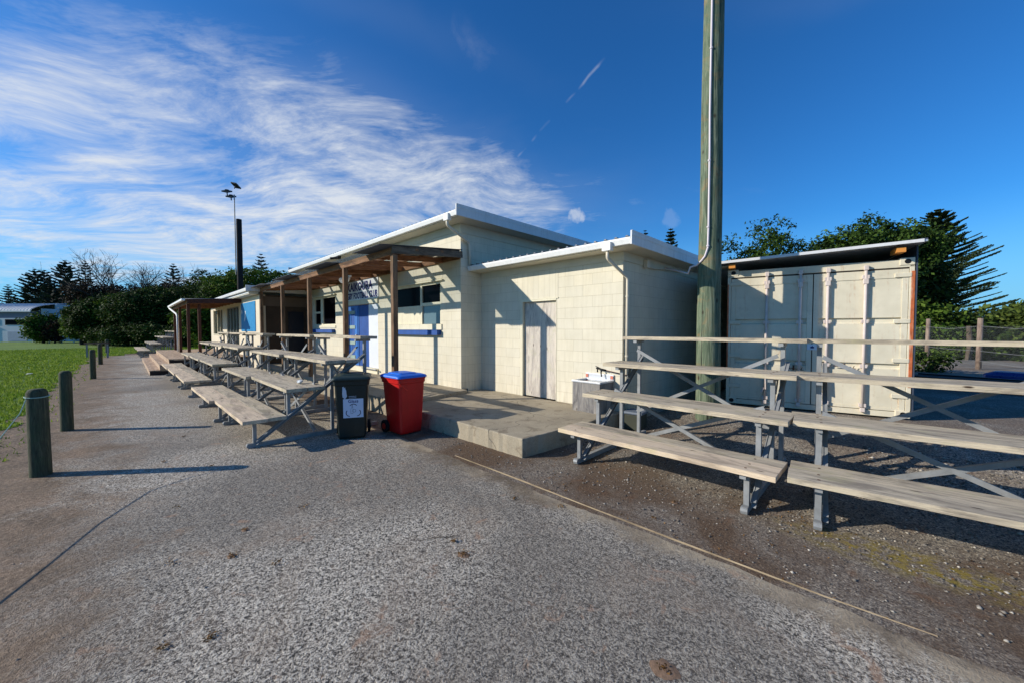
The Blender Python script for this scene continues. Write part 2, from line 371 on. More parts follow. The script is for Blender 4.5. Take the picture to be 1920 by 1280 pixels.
def leafmat(name,a,b,c,trans=.25):
    t=NT(name); g=t.n('ShaderNodeNewGeometry'); r=g.outputs['Random Per Island']
    col=t.ramp(r,[(0.,a),(.55,b),(1.,c)])
    nz=t.noise(t.coord(),.8,3,.5); col=t.mix(t.math('MULTIPLY',t.ramp(nz,[(.4,0.),(.65,1.)]),.35),col,c)
    t.col(col); t.rough(.7); t.p.inputs['Specular IOR Level'].default_value=.1
    tl=t.n('ShaderNodeBsdfTranslucent'); t.l(col,tl.inputs[0]); mx=t.n('ShaderNodeMixShader'); mx.inputs[0].default_value=trans
    t.l(t.p.outputs[0],mx.inputs[1]); t.l(tl.outputs[0],mx.inputs[2]); t.l(mx.outputs[0],t.out.inputs[0]); return t.m
M['grassblade']=leafmat('grass_blade',rgb(74,104,26),rgb(118,150,44),rgb(172,184,76))
M['leaf_dark']=leafmat('dark_leaf',rgb(22,34,16),rgb(44,62,26),rgb(78,96,40),.15)
M['leaf_mid']=leafmat('mid_leaf',rgb(30,48,16),rgb(62,88,28),rgb(108,130,48),.2)
M['leaf_glossy']=leafmat('glossy_leaf',rgb(16,28,12),rgb(34,56,20),rgb(84,110,44),.12)
M['leaf_pine']=leafmat('pine_foliage',rgb(28,40,28),rgb(50,66,40),rgb(80,94,54),.12)
M['leaf_pine_far']=leafmat('hazed_pine_foliage',rgb(34,46,44),rgb(48,62,56),rgb(68,82,70),.1)  # bluish distance haze is mixed into these foliage colours
M['leaf_red']=leafmat('reddish_leaf',rgb(44,24,28),rgb(70,40,40),rgb(60,76,34),.15)
M['leaf_brown']=leafmat('dull_brown_leaf',rgb(30,24,22),rgb(52,42,38),rgb(70,64,44),.15)
M['leaf_olive']=leafmat('olive_leaf',rgb(44,56,26),rgb(72,88,38),rgb(104,118,54),.2)
M['litter']=leafmat('dead_leaf',rgb(44,32,22),rgb(86,62,40),rgb(164,122,66),.1)
M['clodsoil']=painted('reddish_dry_soil',rgb(138,112,90),.95,.35,40,1.,220)
M['bark']=painted('bark',rgb(92,80,68),.9,.3,5,.6,30)
M['barkdark']=painted('dark_bark',rgb(56,48,44),.9,.3,5,.6,30)
M['stone']=None
def mat_stone():
    t=NT('loose_stone'); g=t.n('ShaderNodeNewGeometry'); r=g.outputs['Random Per Island']
    t.col(t.ramp(r,[(0.,rgb(70,66,60)),(.4,rgb(112,106,98)),(.85,rgb(146,139,128)),(1.,rgb(196,188,174))])); t.rough(.85); return t.m
M['stone']=mat_stone()

# ------------------------------------------------------------------ ground
def hgt(x,y):
    s=lambda a:max(0.,min(1.,a))**2*(3-2*max(0.,min(1.,a)))
    return .27*s((y+.6)/2.3)*s((x+.1)/.8)
def grid_sheet(name,xs,ys,zf,m):
    X,Y=np.meshgrid(xs,ys); Z=np.vectorize(zf)(X,Y)
    V=np.stack([X.ravel(),Y.ravel(),Z.ravel()],1); nx=len(xs); ny=len(ys)
    i=np.arange(nx-1)[None,:]+nx*np.arange(ny-1)[:,None]; i=i.ravel()
    F=np.stack([i,i+1,i+1+nx,i+nx],1)
    return npmesh(name,V,F,m)
xs=np.concatenate([np.linspace(-400,-12,20),np.linspace(-10,8,73),np.linspace(10,300,16)])
ys=np.concatenate([np.linspace(-300,-12,14),np.linspace(-10,8,73),np.linspace(10,400,20)])
g=grid_sheet('ground',xs,ys,hgt,M['soil']); tag(g,kind='structure')
def jag(x0,x1,y,n,amp,seed):
    r=random.Random(seed); out=[]; o=0
    for i in range(n+1):
        x=x0+(x1-x0)*i/n; o=o*.6+r.uniform(-amp,amp); out.append((x,y+o))
    return out
mb=MB()
top=jag(-31.5,4.6,-2.98,420,.02,3)
bot=jag(7.,-31.5,-8.6,160,.08,4)
poly=top+[(9,-3.3)]+bot
def sheet(name,poly,z,m):
    from mathutils.geometry import tessellate_polygon
    tri=tessellate_polygon([[Vector((x,y,0)) for x,y in poly]])
    return npmesh(name,[(x,y,z) for x,y in poly],[list(t) for t in tri],m)
tag(sheet('path',poly,.004,M['path']),kind='structure')
# grass field: edge wanders at y about -7.3 then turns across beyond x=-31
edge=jag(-31,-5.2,-7.34,150,.13,5)
gp=[(-150,-160)]+[(9,-160),(9,-9.2),(2,-9.0),(-2,-8.3),(-4.2,-7.7)]+edge[::-1]+jag(-31.3,-33,-6,1,.1,9)+[(-34,-5.3),(-34.5,-2),(-33,4),(-36,40),(-150,60)]
tag(sheet('grass_field',gp,.008,M['turf']),kind='structure')
def inside(poly,x,y):
    c=False; n=len(poly)
    px=np.array([p[0] for p in poly]); py=np.array([p[1] for p in poly])
    res=np.zeros(len(x),bool)
    for i in range(n):
        j=i-1
        cond=((py[i]>y)!=(py[j]>y))&(x<(px[j]-px[i])*(y-py[i])/(py[j]-py[i]+1e-12)+px[i])
        res^=cond
    return res
CAM=np.array([3.158,-5.884])
def grass():
    N=400000
    # sample with density falling off with distance from the camera
    r=6+44*rng.random(N)**1.5; a=R(44.5)+np.pi/2+rng.uniform(-.05,1.5,N)
    x=CAM[0]+r*np.cos(a); y=CAM[1]+r*np.sin(a)
    k=inside(gp,x,y)
    ex=inside([(px,py+.55) for px,py in gp],x,y)  # a sparse fringe past the turf edge
    k=k|(ex&(rng.random(N)<.05)&(y<-6.7)); x=x[k];y=y[k];r=r[k];n=len(x)
    s=(1+r/16); h=rng.uniform(.018,.045,n)*np.minimum(s,1.9); w=.007*s**1.2
    th=rng.uniform(0,np.pi,n); lean=rng.normal(0,.025,(n,2))
    dx=np.cos(th)*w; dy=np.sin(th)*w
    V=np.zeros((n,3,3)); V[:,0]=np.stack([x-dx,y-dy,np.full(n,.002)],1); V[:,1]=np.stack([x+dx,y+dy,np.full(n,.002)],1)
    V[:,2]=np.stack([x+lean[:,0],y+lean[:,1],h],1)
    o=npmesh('grass',V.reshape(-1,3),np.arange(3*n).reshape(-1,3),M['grassblade']); tag(o,kind='stuff')
grass()
# loose stones on the soil and on the path edge
def stones(name,x,y,size,m):
    n=len(x); base=np.array([(1,0,0),(-1,0,0),(0,1,0),(0,-1,0),(0,0,1),(0,0,-1)],float)
    fc=np.array([(0,2,4),(2,1,4),(1,3,4),(3,0,4),(2,0,5),(1,2,5),(3,1,5),(0,3,5)])
    V=base[None]*(rng.uniform(.55,1.25,(n,6,1)))
    V[:,:,2]*=.6
    a=rng.uniform(0,2*np.pi,n); ca,sa=np.cos(a)[:,None],np.sin(a)[:,None]
    X=V[:,:,0]*ca-V[:,:,1]*sa; Y=V[:,:,0]*sa+V[:,:,1]*ca
    z=np.array([hgt(p,q) for p,q in zip(x,y)])
    V=np.stack([X*size[:,None]+x[:,None],Y*size[:,None]+y[:,None],V[:,:,2]*size[:,None]+z[:,None]+size[:,None]*.25],2)
    F=(fc[None]+6*np.arange(n)[:,None,None]).reshape(-1,3)
    return npmesh(name,V.reshape(-1,3),F,m)
n=24000; x=rng.uniform(-1.5,7,n); y=-2.85+4.8*rng.random(n)**1.0
k=~((x<.05)&(y>-2.4))
dens=np.clip((y+3.0)/1.3,.35,1); k&=rng.random(n)<dens
x=x[k];y=y[k]
size=np.minimum(np.exp(rng.normal(math.log(.0066),.5,len(x))),.017)
pale=(x>3.0)&(y>-.9)&(y<.8); size[pale]*=1.5
tag(stones('gravel',x,y,size,M['stone']),kind='stuff')
n=7000; x=rng.uniform(-4,4.5,n); y=rng.uniform(-6.6,-2.95,n); size=np.exp(rng.normal(math.log(.0045),.35,n))
tag(stones('loose_chips',x,y,size,M['stone']),kind='stuff')
# leaf litter
def litter():
    n=2600; x=rng.uniform(-1.4,6,n); y=rng.uniform(-2.9,.3,n); 
    k=(~((x<.05)&(y>-2.42)))&(np.sin(x*3.1)+np.sin(y*4.3+x)+rng.normal(0,.8,n)>.3); x=x[k];y=y[k];n=len(x)
    c=np.stack([x,y,np.array([hgt(p,q) for p,q in zip(x,y)])+.008],1); s=rng.uniform(.005,.016,n)[:,None]
    a=rng.normal(size=(n,3)); a[:,2]*=.3; a/=np.linalg.norm(a,axis=1)[:,None]; b=rng.normal(size=(n,3)); b[:,2]*=.3; b-=a*(a*b).sum(1)[:,None]; b/=np.linalg.norm(b,axis=1)[:,None]
    V=np.stack([c-a*s,c-b*s*.45,c+a*s,c+b*s*.45],1)
    tag(npmesh('leaf_litter',V.reshape(-1,3),np.arange(4*n).reshape(-1,4),M['litter']),kind='stuff')
litter()

# concrete slabs
def rough_slab(name,poly,z0,z1,n=14):
    """extruded slab with a slightly chipped, wandering edge"""
    pts=[]; r=random.Random(21)
    for i,(x,y) in enumerate(poly):
        x2,y2=poly[(i+1)%len(poly)]; L=math.hypot(x2-x,y2-y); k=max(1,int(L/.07))
        for j in range(k):
            t=j/k; a=(0 if j==0 else 1)*.008; pts.append((x+(x2-x)*t+r.uniform(-a,a),y+(y2-y)*t+r.uniform(-a,a)))
    o=MB().prism(pts,z0,z1).build(name,M['concrete'],bevel=.014,seg=2); return o
o=rough_slab('concrete_slab',[(-3.3,-2.40),(-.12,-2.36),(-.02,-1.3),(.0,-.002),(-3.6,-.002),(-3.62,-.6)],-.1,.25); tag(o,kind='structure')
o=rough_slab('veranda_slab',[(-14.0,-2.42),(-3.14,-2.405),(-3.22,-1.94),(-3.42,-.602),(-14.0,-.602)],-.1,.315); tag(o,kind='structure')

# timber edging board
tag(MB().tube([(-.82,-2.898,-.006),(.3,-2.892,-.002),(1.1,-2.901,-.006),(2.0,-2.905,-.003),(2.93,-2.892,-.006),(3.4,-2.86,-.007)],[.012,.013,.013,.013,.012,.011],4).build('edging_board',M['edgewood']),'thin pale timber edging board set flush between the chip path and the brown soil','edging board')

# ------------------------------------------------------------------ clubhouse
club=empty('clubhouse',(0,0,0),0,'long cream blockwork clubhouse with flat white edged roofs and timber verandas','building')
def wall_x(mb,u0,u1,z0,z1,v0,v1,ops):
    """wall along x from v0 (outer face) to v1; ops are openings (ua,ub,za,zb)"""
    us=sorted({u0,u1,*[o[0] for o in ops],*[o[1] for o in ops]}); zs=sorted({z0,z1,*[o[2] for o in ops],*[o[3] for o in ops]})
    for a,b in zip(us,us[1:]):
        # merge vertical runs
        run=None
        for c,d in zip(zs,zs[1:]):
            cx,cz=(a+b)/2,(c+d)/2
            hole=any(o[0]<cx<o[1] and o[2]<cz<o[3] for o in ops)
            if not hole:
                if run is None: run=[c,d]
                else: run[1]=d
            if hole and run: mb.box(a,b,v0,v1,run[0],run[1]); run=None
        if run: mb.box(a,b,v0,v1,run[0],run[1])
    return mb
# utility block
wall_x(MB(),-3.646,0,.20,2.96,0,.2,[(-2.36,-1.40,.2,2.25)]).build('front_wall',M['block_x'],club)
MB().box(-.2,0,.2,6.8,-.05,2.96).box(-.2,0,.0,.2,-.05,.2).build('side_wall',M['block_y'],club)
MB().box(-2.452,-1.372,-.004,0,2.27,2.82).build('soldier_course',M['soldier'],club)
# main block: side wall and front wall
wall_x(MB(),-14.0,-3.646,.30,4.02,-.6,-.4,[(-6.72,-4.41,1.76,2.80),(-13.12,-10.92,1.79,2.87),(-9.95,-7.66,.315,2.43)]).build('front_wall',M['block_x'],club)
MB().box(-3.846,-3.646,-.4,7.2,.1,4.02).build('side_wall',M['block_y'],club)
MB().box(-14.0,-13.8,-.4,7.2,.1,4.0).build('side_wall',M['block_y'],club)
MB().box(-6.9,-4.33,-.604,-.6,2.86,3.44).build('soldier_course',M['soldier'],club)
MB().box(-13.3,-10.8,-.604,-.6,2.93,3.44).build('soldier_course',M['soldier'],club)
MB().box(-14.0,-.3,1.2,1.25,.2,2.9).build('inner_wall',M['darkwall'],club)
# frieze boards
MB().box(-3.62,.012,-.018,-.002,2.815,2.955).build('frieze',M['frieze'],club)
MB().box(.002,.018,-.016,6.8,2.80,2.955).build('frieze',M['frieze'],club)
MB().box(-13.9,-3.63,-.618,-.602,3.84,4.008).build('frieze',M['frieze'],club)
MB().box(-3.644,-3.628,-.617,7.2,3.80,4.008).build('frieze',M['frieze'],club)
# roofs
def ribs(mb,x0,x1,y0,y1,z,step=.19,h=.022,slope=0.):
    x=x0+.06
    while x<x1-.04:
        mb.add([(x-.03,y0,z),(x-.012,y0,z+h),(x+.012,y0,z+h),(x+.03,y0,z),(x-.03,y1,z+slope),(x-.012,y1,z+h+slope),(x+.012,y1,z+h+slope),(x+.03,y1,z+slope)],[(0,1,2,3),(4,7,6,5),(0,4,5,1),(1,5,6,2),(2,6,7,3)])
        x+=step
    return mb
def roof(x0,x1,y0,y1,zs,zf,right=True,left=True,dz=.0,eave=.105):
    """soffit level zs, fascia top zf; gutter along the front eave y0"""
    rf=MB().box(x0+.02,x1-.02,y0+.03,y1,zs+.02,zs+.13)
    ribs(rf,x0+.03,x1-.03,y0-.04,y1,zs+.13)
    r=rf.build('roof',M['roofing'],club)
    MB().box(x0+.018,x1-.018,y0+.025,y1,zs,zs+.018).build('soffit',M['soffit'],r)
    if right: MB().box(x1-.018,x1+.006,y0-.075,y1,zs-.002,zf).box(x1+.006,x1+.011,y0-.07,y1,zf-.075,zf+.006).build('fascia',M['fascia'],r)
    if left: MB().box(x0-.006,x0+.016,y0-.075,y1,zs-.002,zf).build('fascia',M['fascia'],r)
    # box gutter with rolled lip
    g=MB(); yo=y0-.075
    prof=[(y0+.022,zs+.012),(y0+.022,zs+.115),(y0+.016,zs+.115),(y0+.016,zs+.02),(yo+.03,zs+.02),(yo+.014,zs+.09),(yo+.014,zs+.112),(yo-.004,zs+.112),(yo-.004,zs+.086),(yo+.018,zs+.012)]
    n=len(prof); xa,xb=x0+.017,x1-.019
    g.add([(xa,y,z) for y,z in prof]+[(xb,y,z) for y,z in prof],[(i,(i+1)%n,n+(i+1)%n,n+i) for i in range(n)]+[tuple(range(n)),tuple(range(n,2*n))[::-1]])
    g.build('gutter',M['white'],r)
    return r
r1=roof(-3.625,.364,-.43+.075,6.9,2.957,3.165,left=False)
r2=roof(-14.78,-3.2,-1.06+.075,7.5,4.011,4.24)
# downpipes
def pipe(pts,r,m,parent,name='downpipe',clips=()):
    o=MB().tube(pts,r,10).build(name,m,parent,smooth=True)
    for c in clips: MB().tube([(c[0],c[1],c[2]-.012),(c[0],c[1],c[2]+.012)],r*1.25,10).build('clip',m,o)
    return o
MB().box(-.13,.03,-.475,-.375,2.90,3.04).build('gutter_outlet',M['white'],club,bevel=.01)
pipe([(-.05,-.425,2.92),(-.05,-.425,2.80),(-.04,-.40,2.765),(.035,-.03,2.56),(.06,.035,2.51),(.06,.045,2.46),(.06,.045,.12)],.027,M['pipecream'],club,clips=[(.06,.045,2.2),(.06,.045,1.2)])
MB().box(-3.60,-3.44,-1.10,-1.0,3.95,4.10).build('gutter_outlet',M['white'],club,bevel=.01)
pipe([(-3.52,-1.055,3.98),(-3.52,-1.05,3.88),(-3.52,-1.02,3.84),(-3.575,-.44,3.62),(-3.59,-.39,3.57),(-3.59,-.38,3.52),(-3.59,-.38,3.10)],.034,M['pipecream'],club,clips=[(-3.59,-.38,3.3)])
# utility door
d=MB().box(-2.285,-1.415,.05,.09,.262,2.21).build('door',M['doorply'],club)
MB().box(-2.36,-2.30,-.012,.1,.252,2.25).box(-1.412,-1.40,-.006,.1,.252,2.25).box(-2.30,-1.412,-.012,.1,2.215,2.25).build('door_frame',M['trimcream'],d)
MB().box(-2.45,-1.36,-.016,-.0045,2.25,2.268).build('drip_strip',M['trimcream'],d)
# windows
def window_big():
    w=MB()
    # frame
    for a in ((-6.72,-6.66,1.78,2.80),(-5.35,-5.27,1.78,2.80),(-4.47,-4.41,1.78,2.80)): w.box(a[0],a[1],-.585,-.52,a[2],a[3])
    w.box(-6.66,-5.35,-.583,-.522,2.74,2.80).box(-5.27,-4.47,-.583,-.522,2.74,2.80).box(-5.27,-4.47,-.583,-.522,2.23,2.31)
    w.box(-6.66,-5.35,-.583,-.522,2.19,2.25)
    wo=w.build('window',M['trimcream'],club)
    MB().box(-6.66,-5.35,-.55,-.54,2.25,2.74).box(-5.27,-4.47,-.55,-.54,2.31,2.74).build('pane',M['glass'],wo)
    MB().box(-5.27,-4.47,-.55,-.54,1.78,2.23).build('pane',M['glassblue'],wo)
    MB().box(-6.66,-5.35,-.57,-.545,1.78,2.19).build('infill_board',M['trimcream'],wo)
    MB().box(-6.76,-4.37,-.625,-.5,1.64,1.775).build('sill',M['trimcream'],wo)
    MB().box(-6.8,-4.3,-.66,-.6,2.80,2.83).build('hood',M['trimcream'],wo)
window_big()
def shelf(x0,x1,z0=1.51,z1=1.635):
    s=MB().box(x0,x1,-.72,-.60,z1-.012,z1).box(x0,x1,-.715,-.702,z0,z1-.012).box(x0,x0+.02,-.70,-.602,z0+.005,z1-.012).box(x1-.02,x1,-.70,-.602,z0+.005,z1-.012)
    return s.build('counter_shelf',M['bluepaint'],club)
shelf(-6.62,-4.42); shelf(-13.45,-11.0,1.53,1.65)
w=MB()
for a,b in ((-13.12,-13.05),(-12.45,-12.2),(-10.98,-10.92)): w.box(a,b,-.585,-.52,1.79,2.87)
w.box(-13.05,-12.45,-.583,-.522,2.80,2.87).box(-13.05,-12.45,-.583,-.522,2.26,2.33).box(-12.2,-10.98,-.583,-.522,2.82,2.87).box(-13.05,-12.45,-.583,-.522,1.79,1.84).box(-12.2,-10.98,-.583,-.522,1.79,1.84)
wo=w.build('window',M['trimcream'],club)
MB().box(-13.05,-12.45,-.55,-.54,1.84,2.26).box(-13.05,-12.45,-.55,-.54,2.33,2.80).box(-12.2,-10.98,-.55,-.54,1.84,2.82).build('pane',M['glass'],wo)
MB().box(-13.15,-10.9,-.625,-.52,1.70,1.785).build('sill',M['trimcream'],wo)
MB().box(-13.3,-10.85,-.67,-.6,2.88,2.92).build('hood',M['trimcream'],wo)
# blue doors
MB().box(-10.05,-7.62,-.64,-.55,2.435,2.58).build('door_lintel',M['trimcream'],club)
MB().box(-9.95,-7.66,-.64,-.45,.315,.47).build('door_threshold',M['trimcream'],club)
MB().tube([(-8.6,-.70,.45),(-7.62,-.70,.45)],.014,8).tube([(-7.66,-.70,.45),(-7.60,-.70,.45)],.028,8).build('threshold_pipe',M['steel'],club)
d=MB().box(-9.93,-9.08,-.57,-.53,.48,2.42).box(-9.86,-9.62,-.585,-.57,.55,2.35).box(-9.36,-9.14,-.585,-.57,.55,2.35).build('door',M['blueleaf'],club); tag(d,'left leaf with pale latch plates')
MB().box(-9.60,-9.38,-.578,-.5705,.55,2.35).build('door_groove',M['bluepaint'],d)
for z in (.75,1.2,1.72,2.2):
    MB().box(-9.80,-9.30,-.60,-.5855,z-.055,z+.055).build('latch_plate',painted('latch_plate_paint',rgb(150,170,160),.6) if z==.75 else bpy.data.materials['latch_plate_paint'],d)
    MB().box(-9.90,-9.82,-.605,-.5855,z-.1,z-.02).build('hinge',M['black'],d)
MB().tube([(-9.16,-.59,1.45),(-9.16,-.64,1.45)],.035,10).build('knob',M['stainless'],d)
d=MB().box(-9.06,-8.33,-.55,-.52,.48,2.42)
for i in range(9): d.box(-9.055+i*.081,-8.98+i*.081,-.556,-.55,.50,2.40)
d=d.build('door',M['bluepaint'],club); tag(d,'right leaf of grooved blue boards')
MB().box(-8.31,-7.68,-.585,-.53,.48,2.42).build('door_side_panel',M['whitepanel'],club)
# left block (projecting forward)
wall_x(MB(),-25.95,-14.0,.1,2.98,-2.28,-2.08,[(-25.1,-22.05,1.35,2.74),(-20.8,-17.85,.2,2.70)]).build('front_wall',painted('cream_cladding',rgb(222,208,182),.65,.07,2,.08,30,rgb(170,150,120),.2),club)
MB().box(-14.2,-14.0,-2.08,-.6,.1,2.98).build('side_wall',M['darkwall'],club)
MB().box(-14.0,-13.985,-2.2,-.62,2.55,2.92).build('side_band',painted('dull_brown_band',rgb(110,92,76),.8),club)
MB().box(-13.999,-13.96,-1.30,-.75,.32,2.35).build('door',painted('near_black_door',rgb(22,24,34),.5),club)
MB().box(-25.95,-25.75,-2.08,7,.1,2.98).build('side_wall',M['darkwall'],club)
wn=MB()
for a in (-25.1,-23.9,-23.0,-22.12): wn.box(a,a+.07,-2.26,-2.2,1.38,2.70)
wn.box(-25.1,-22.05,-2.262,-2.2,2.70,2.74).box(-25.15,-22.0,-2.33,-2.2,1.33,1.38)
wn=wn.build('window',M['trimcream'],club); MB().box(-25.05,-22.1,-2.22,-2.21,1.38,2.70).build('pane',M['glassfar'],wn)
wn=MB()
for i in range(5): wn.box(-20.8+i*.72,-20.73+i*.72,-2.26,-2.2,.24,2.66)
wn.box(-20.8,-17.85,-2.262,-2.2,2.66,2.70).box(-20.8,-17.85,-2.262,-2.2,.2,.24)
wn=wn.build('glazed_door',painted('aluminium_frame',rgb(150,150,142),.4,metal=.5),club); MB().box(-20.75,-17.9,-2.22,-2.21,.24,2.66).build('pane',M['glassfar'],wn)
r3=roof(-26.3,-13.95,-2.72+.075,7,3.085,3.30)
MB().box(-26.2,-14.02,-2.6,-2.3,2.985,3.08).build('soffit_box',M['soffit'],r3)
MB().box(-26.2,-14.02,-2.62,-2.6,3.02,3.075).build('trim_board',M['white'],r3)
# veranda one
VM=M['beamwood']
ver=MB().bar((-14,-2.25,3.15),(-3.60,-2.25,3.15),.05,.13).build('veranda_beam',VM,club)
MB().bar((-3.60,-2.29,3.165),(-3.60,-.6,3.31),.045,.14).build('end_rafter',M['greybeam'],ver)
x=-4.3
while x>-13.9:
    MB().bar((x,-2.22,3.135),(x,-.6,3.27),.045,.11).build('rafter',M['purlin'],ver); x-=.9
MB().bar((-13.95,-.63,3.27),(-3.64,-.63,3.27),.045,.12).build('wall_plate',M['beamwood'],ver)
for yy,zz in ((-1.75,3.24),(-1.15,3.295)):
    MB().bar((-14,yy,zz),(-3.57,yy,zz),.07,.045).build('purlin',M['beamwood'],ver)
def corr(x0,x1,y0,z0,y1,z1,m,name,parent,pitch=.076,amp=.009,n=8):
    k=int((x1-x0)/pitch*n); t=np.linspace(0,1,k+1); X=x0+(x1-x0)*t; A=amp*np.sin(2*np.pi*X/pitch)
    V=[];F=[]
    for (yy,zz) in ((y0,z0),(y1,z1)):
        V+= [(a,yy,zz+b) for a,b in zip(X,A)]
    F=[(i,i+1,i+k+2,i+k+1) for i in range(k)]
    o=npmesh(name,V,F,m,parent,True); s=o.modifiers.new('s','SOLIDIFY'); s.thickness=.002; return o
for a,b in ((-4.79,-3.55),(-7.81,-6.27),(-10.94,-9.32),(-14.0,-12.49)):
    corr(a,b,-2.56,3.225,-.62,3.405,M['roofing'],'roof_sheet',ver)
for a,b in ((-6.27,-4.79),(-9.32,-7.81),(-12.49,-10.94)):
    corr(a,b,-2.42,3.24,-.62,3.405,M['clear'],'clear_roof_sheet',ver)
for x in (-3.64,-5.98,-8.48,-11.12,-13.93):
    MB().box(x-.05,x+.05,-2.275,-2.175,.31,3.085).build('post',M['postwood'],ver,bevel=.004)
MB().box(-3.70,-3.695+.09,-2.30,-2.276,.6,.9).build('post_socket',M['steel'],ver) if False else None
# twin flood lamps under the veranda
lm=MB()
for dx in (0,-.28): lm.tube([(-6.55+dx,-1.9,2.95),(-6.50+dx,-1.98,2.90),(-6.49+dx,-2.0,2.885)],[.035,.075,.08],12)
lm.bar((-6.87,-1.88,2.99),(-6.5,-1.88,2.99),.05,.04).build('twin_lamp',painted('lamp_white',rgb(245,240,230),.3,.02),club)
MB().box(-9.5,-9.38,-1.1,-.98,3.90,3.99).tube([(-9.44,-1.1,3.93),(-9.44,-1.3,3.89)],.035,8).build('camera_housing',M['black'],club)
# veranda two
ver=MB().bar((-17.22,-2.28,2.90),(-17.22,-4.12,2.79),.05,.18).build('veranda_end_beam',painted('dark_brown_beam',rgb(74,44,34),.8,.2),club)
MB().bar((-24.4,-4.07,2.77),(-17.25,-4.07,2.77),.05,.14).build('veranda_beam',M['beamwood'],ver)
for i in range(8): MB().bar((-18-i*.9,-2.3,2.88),(-18-i*.9,-4.04,2.79),.045,.1).build('rafter',M['purlin'],ver)
corr(-24.5,-17.2,-4.18,2.885,-2.30,3.0,M['roofing'],'roof_sheet',ver)
MB().box(-24.5,-17.15,-4.30,-4.19,2.81,2.89).build('gutter',M['white'],ver)
pipe([(-24.3,-4.25,2.80),(-24.1,-4.2,2.70),(-22.6,-4.08,2.42),(-22.3,-4.07,2.30),(-22.3,-4.07,.54)],.045,M['white'],ver)
for x,y in ((-17.7,-4.05),(-21.2,-4.05),(-17.6,-3.70),(-24.0,-4.05)): MB().box(x-.05,x+.05,y-.05,y+.05,.54,2.72).build('post',painted('brown_post',rgb(88,54,40),.8) if x==-17.7 else bpy.data.materials['brown_post'],ver)
# wall tap of the utility block and pipework up the side wall
# sink is its own thing, tap belongs to wall
tp=MB().tube([(.0,-.045,.905),(-.30,-.05,.945)],.008,8).tube([(0.,-.045,.905),(.12,-.04,.885),(.12,.1,.88),(.1,.25,.88)],.008,8).build('tap_pipe',M['rustysteel'],club,smooth=True)
MB().tube([(-.28,-.05,.942),(-.47,-.055,.97)],.016,8).tube([(-.36,-.05,.95),(-.36,-.08,.90),(-.345,-.09,.83)],.011,8).tube([(-.45,-.05,.96),(-.45,-.05,.90)],.012,8).tube([(-.40,-.08,.98),(-.50,-.03,1.0)],.007,6).build('tap',M['black'],club,smooth=True)
# cable and small box under the utility eave on the side
MB().tube([(.03,.9,2.80),(.05,1.1,2.78),(.05,1.5,2.82),(.05,2.4,2.86)],.012,8).build('cable',M['pipecream'],club)
MB().box(.018,.09,.72,.84,2.76,2.90).build('junction_box',M['pipecream'],club,bevel=.006)

# ------------------------------------------------------------------ lettering
def text_mesh(body,size,loc,rot,m,parent,name='lettering',width=None,bold=.0,extr=.002,align='LEFT',spacing=1.):
    cu=bpy.data.curves.new(name,'FONT'); cu.body=body; cu.size=size; cu.extrude=extr; cu.offset=bold; cu.align_x=align; cu.space_character=spacing; cu.resolution_u=3
    o=bpy.data.objects.new(name,cu); COL.objects.link(o); bpy.context.view_layer.update()
    dg=bpy.context.evaluated_depsgraph_get(); me=bpy.data.meshes.new_from_object(o.evaluated_get(dg))
    bpy.data.objects.remove(o); bpy.data.curves.remove(cu)
    xs_=[v.co.x for v in me.vertices]; w=max(xs_)-min(xs_); x0=min(xs_)
    sx=(width/w) if width else 1
    for v in me.vertices: v.co.x=(v.co.x-x0)*sx
    me.materials.clear(); me.materials.append(m); n=bpy.data.objects.new(name,me); COL.objects.link(n)
    n.parent=parent; n.location=loc; n.rotation_euler=rot; return n
navy=painted('navy_lettering',rgb(26,34,104),.5,.05)
sg=empty('club_sign',(-8.85,-.61,2.90),0,'white signboard with navy club name lettering above the blue double doors','sign')
MB().box(-1.27,1.27,-.012,.008,-.315,.30).build('board',painted('sign_white',rgb(226,228,230),.45,.05,4),sg)
text_mesh('KAIKOURA',.36,(-.95,-.014,-.01),(R(90),0,0),navy,sg,width=1.86,bold=.013)
text_mesh('RUGBY FOOTBALL CLUB',.27,(-1.24,-.014,-.265),(R(90),0,0),navy,sg,width=2.46,bold=.011)
# mural board on the left block
mu=empty('mural_board',(-15.92,-2.29,2.165),0,'turquoise blue painted panel with small white bird marks on the cream wall','mural')
MB().box(-1.31,1.30,-.012,.008,-.60,.60).build('panel',painted('turquoise_paint',rgb(14,130,186),.5,.08,2),mu)
bw=painted('mural_white',rgb(235,238,236),.5,.03)
MB().add([(-.56,-.0135,.22),(-.44,-.0135,.28),(-.36,-.0135,.12),(-.44,-.0135,-.03),(-.52,-.0135,-.12),(-.62,-.0135,-.20),(-.70,-.0135,-.12),(-.60,-.0135,.02)],[(0,1,2,3,4,5,6,7)]).build('bird_mark',bw,mu)
MB().add([(-1.22,-.0135,.32),(-1.10,-.0135,.30),(-1.05,-.0135,.22),(-1.12,-.0135,.10),(-1.2,-.0135,.2)],[(0,1,2,3,4)]).build('bird_mark',bw,mu)

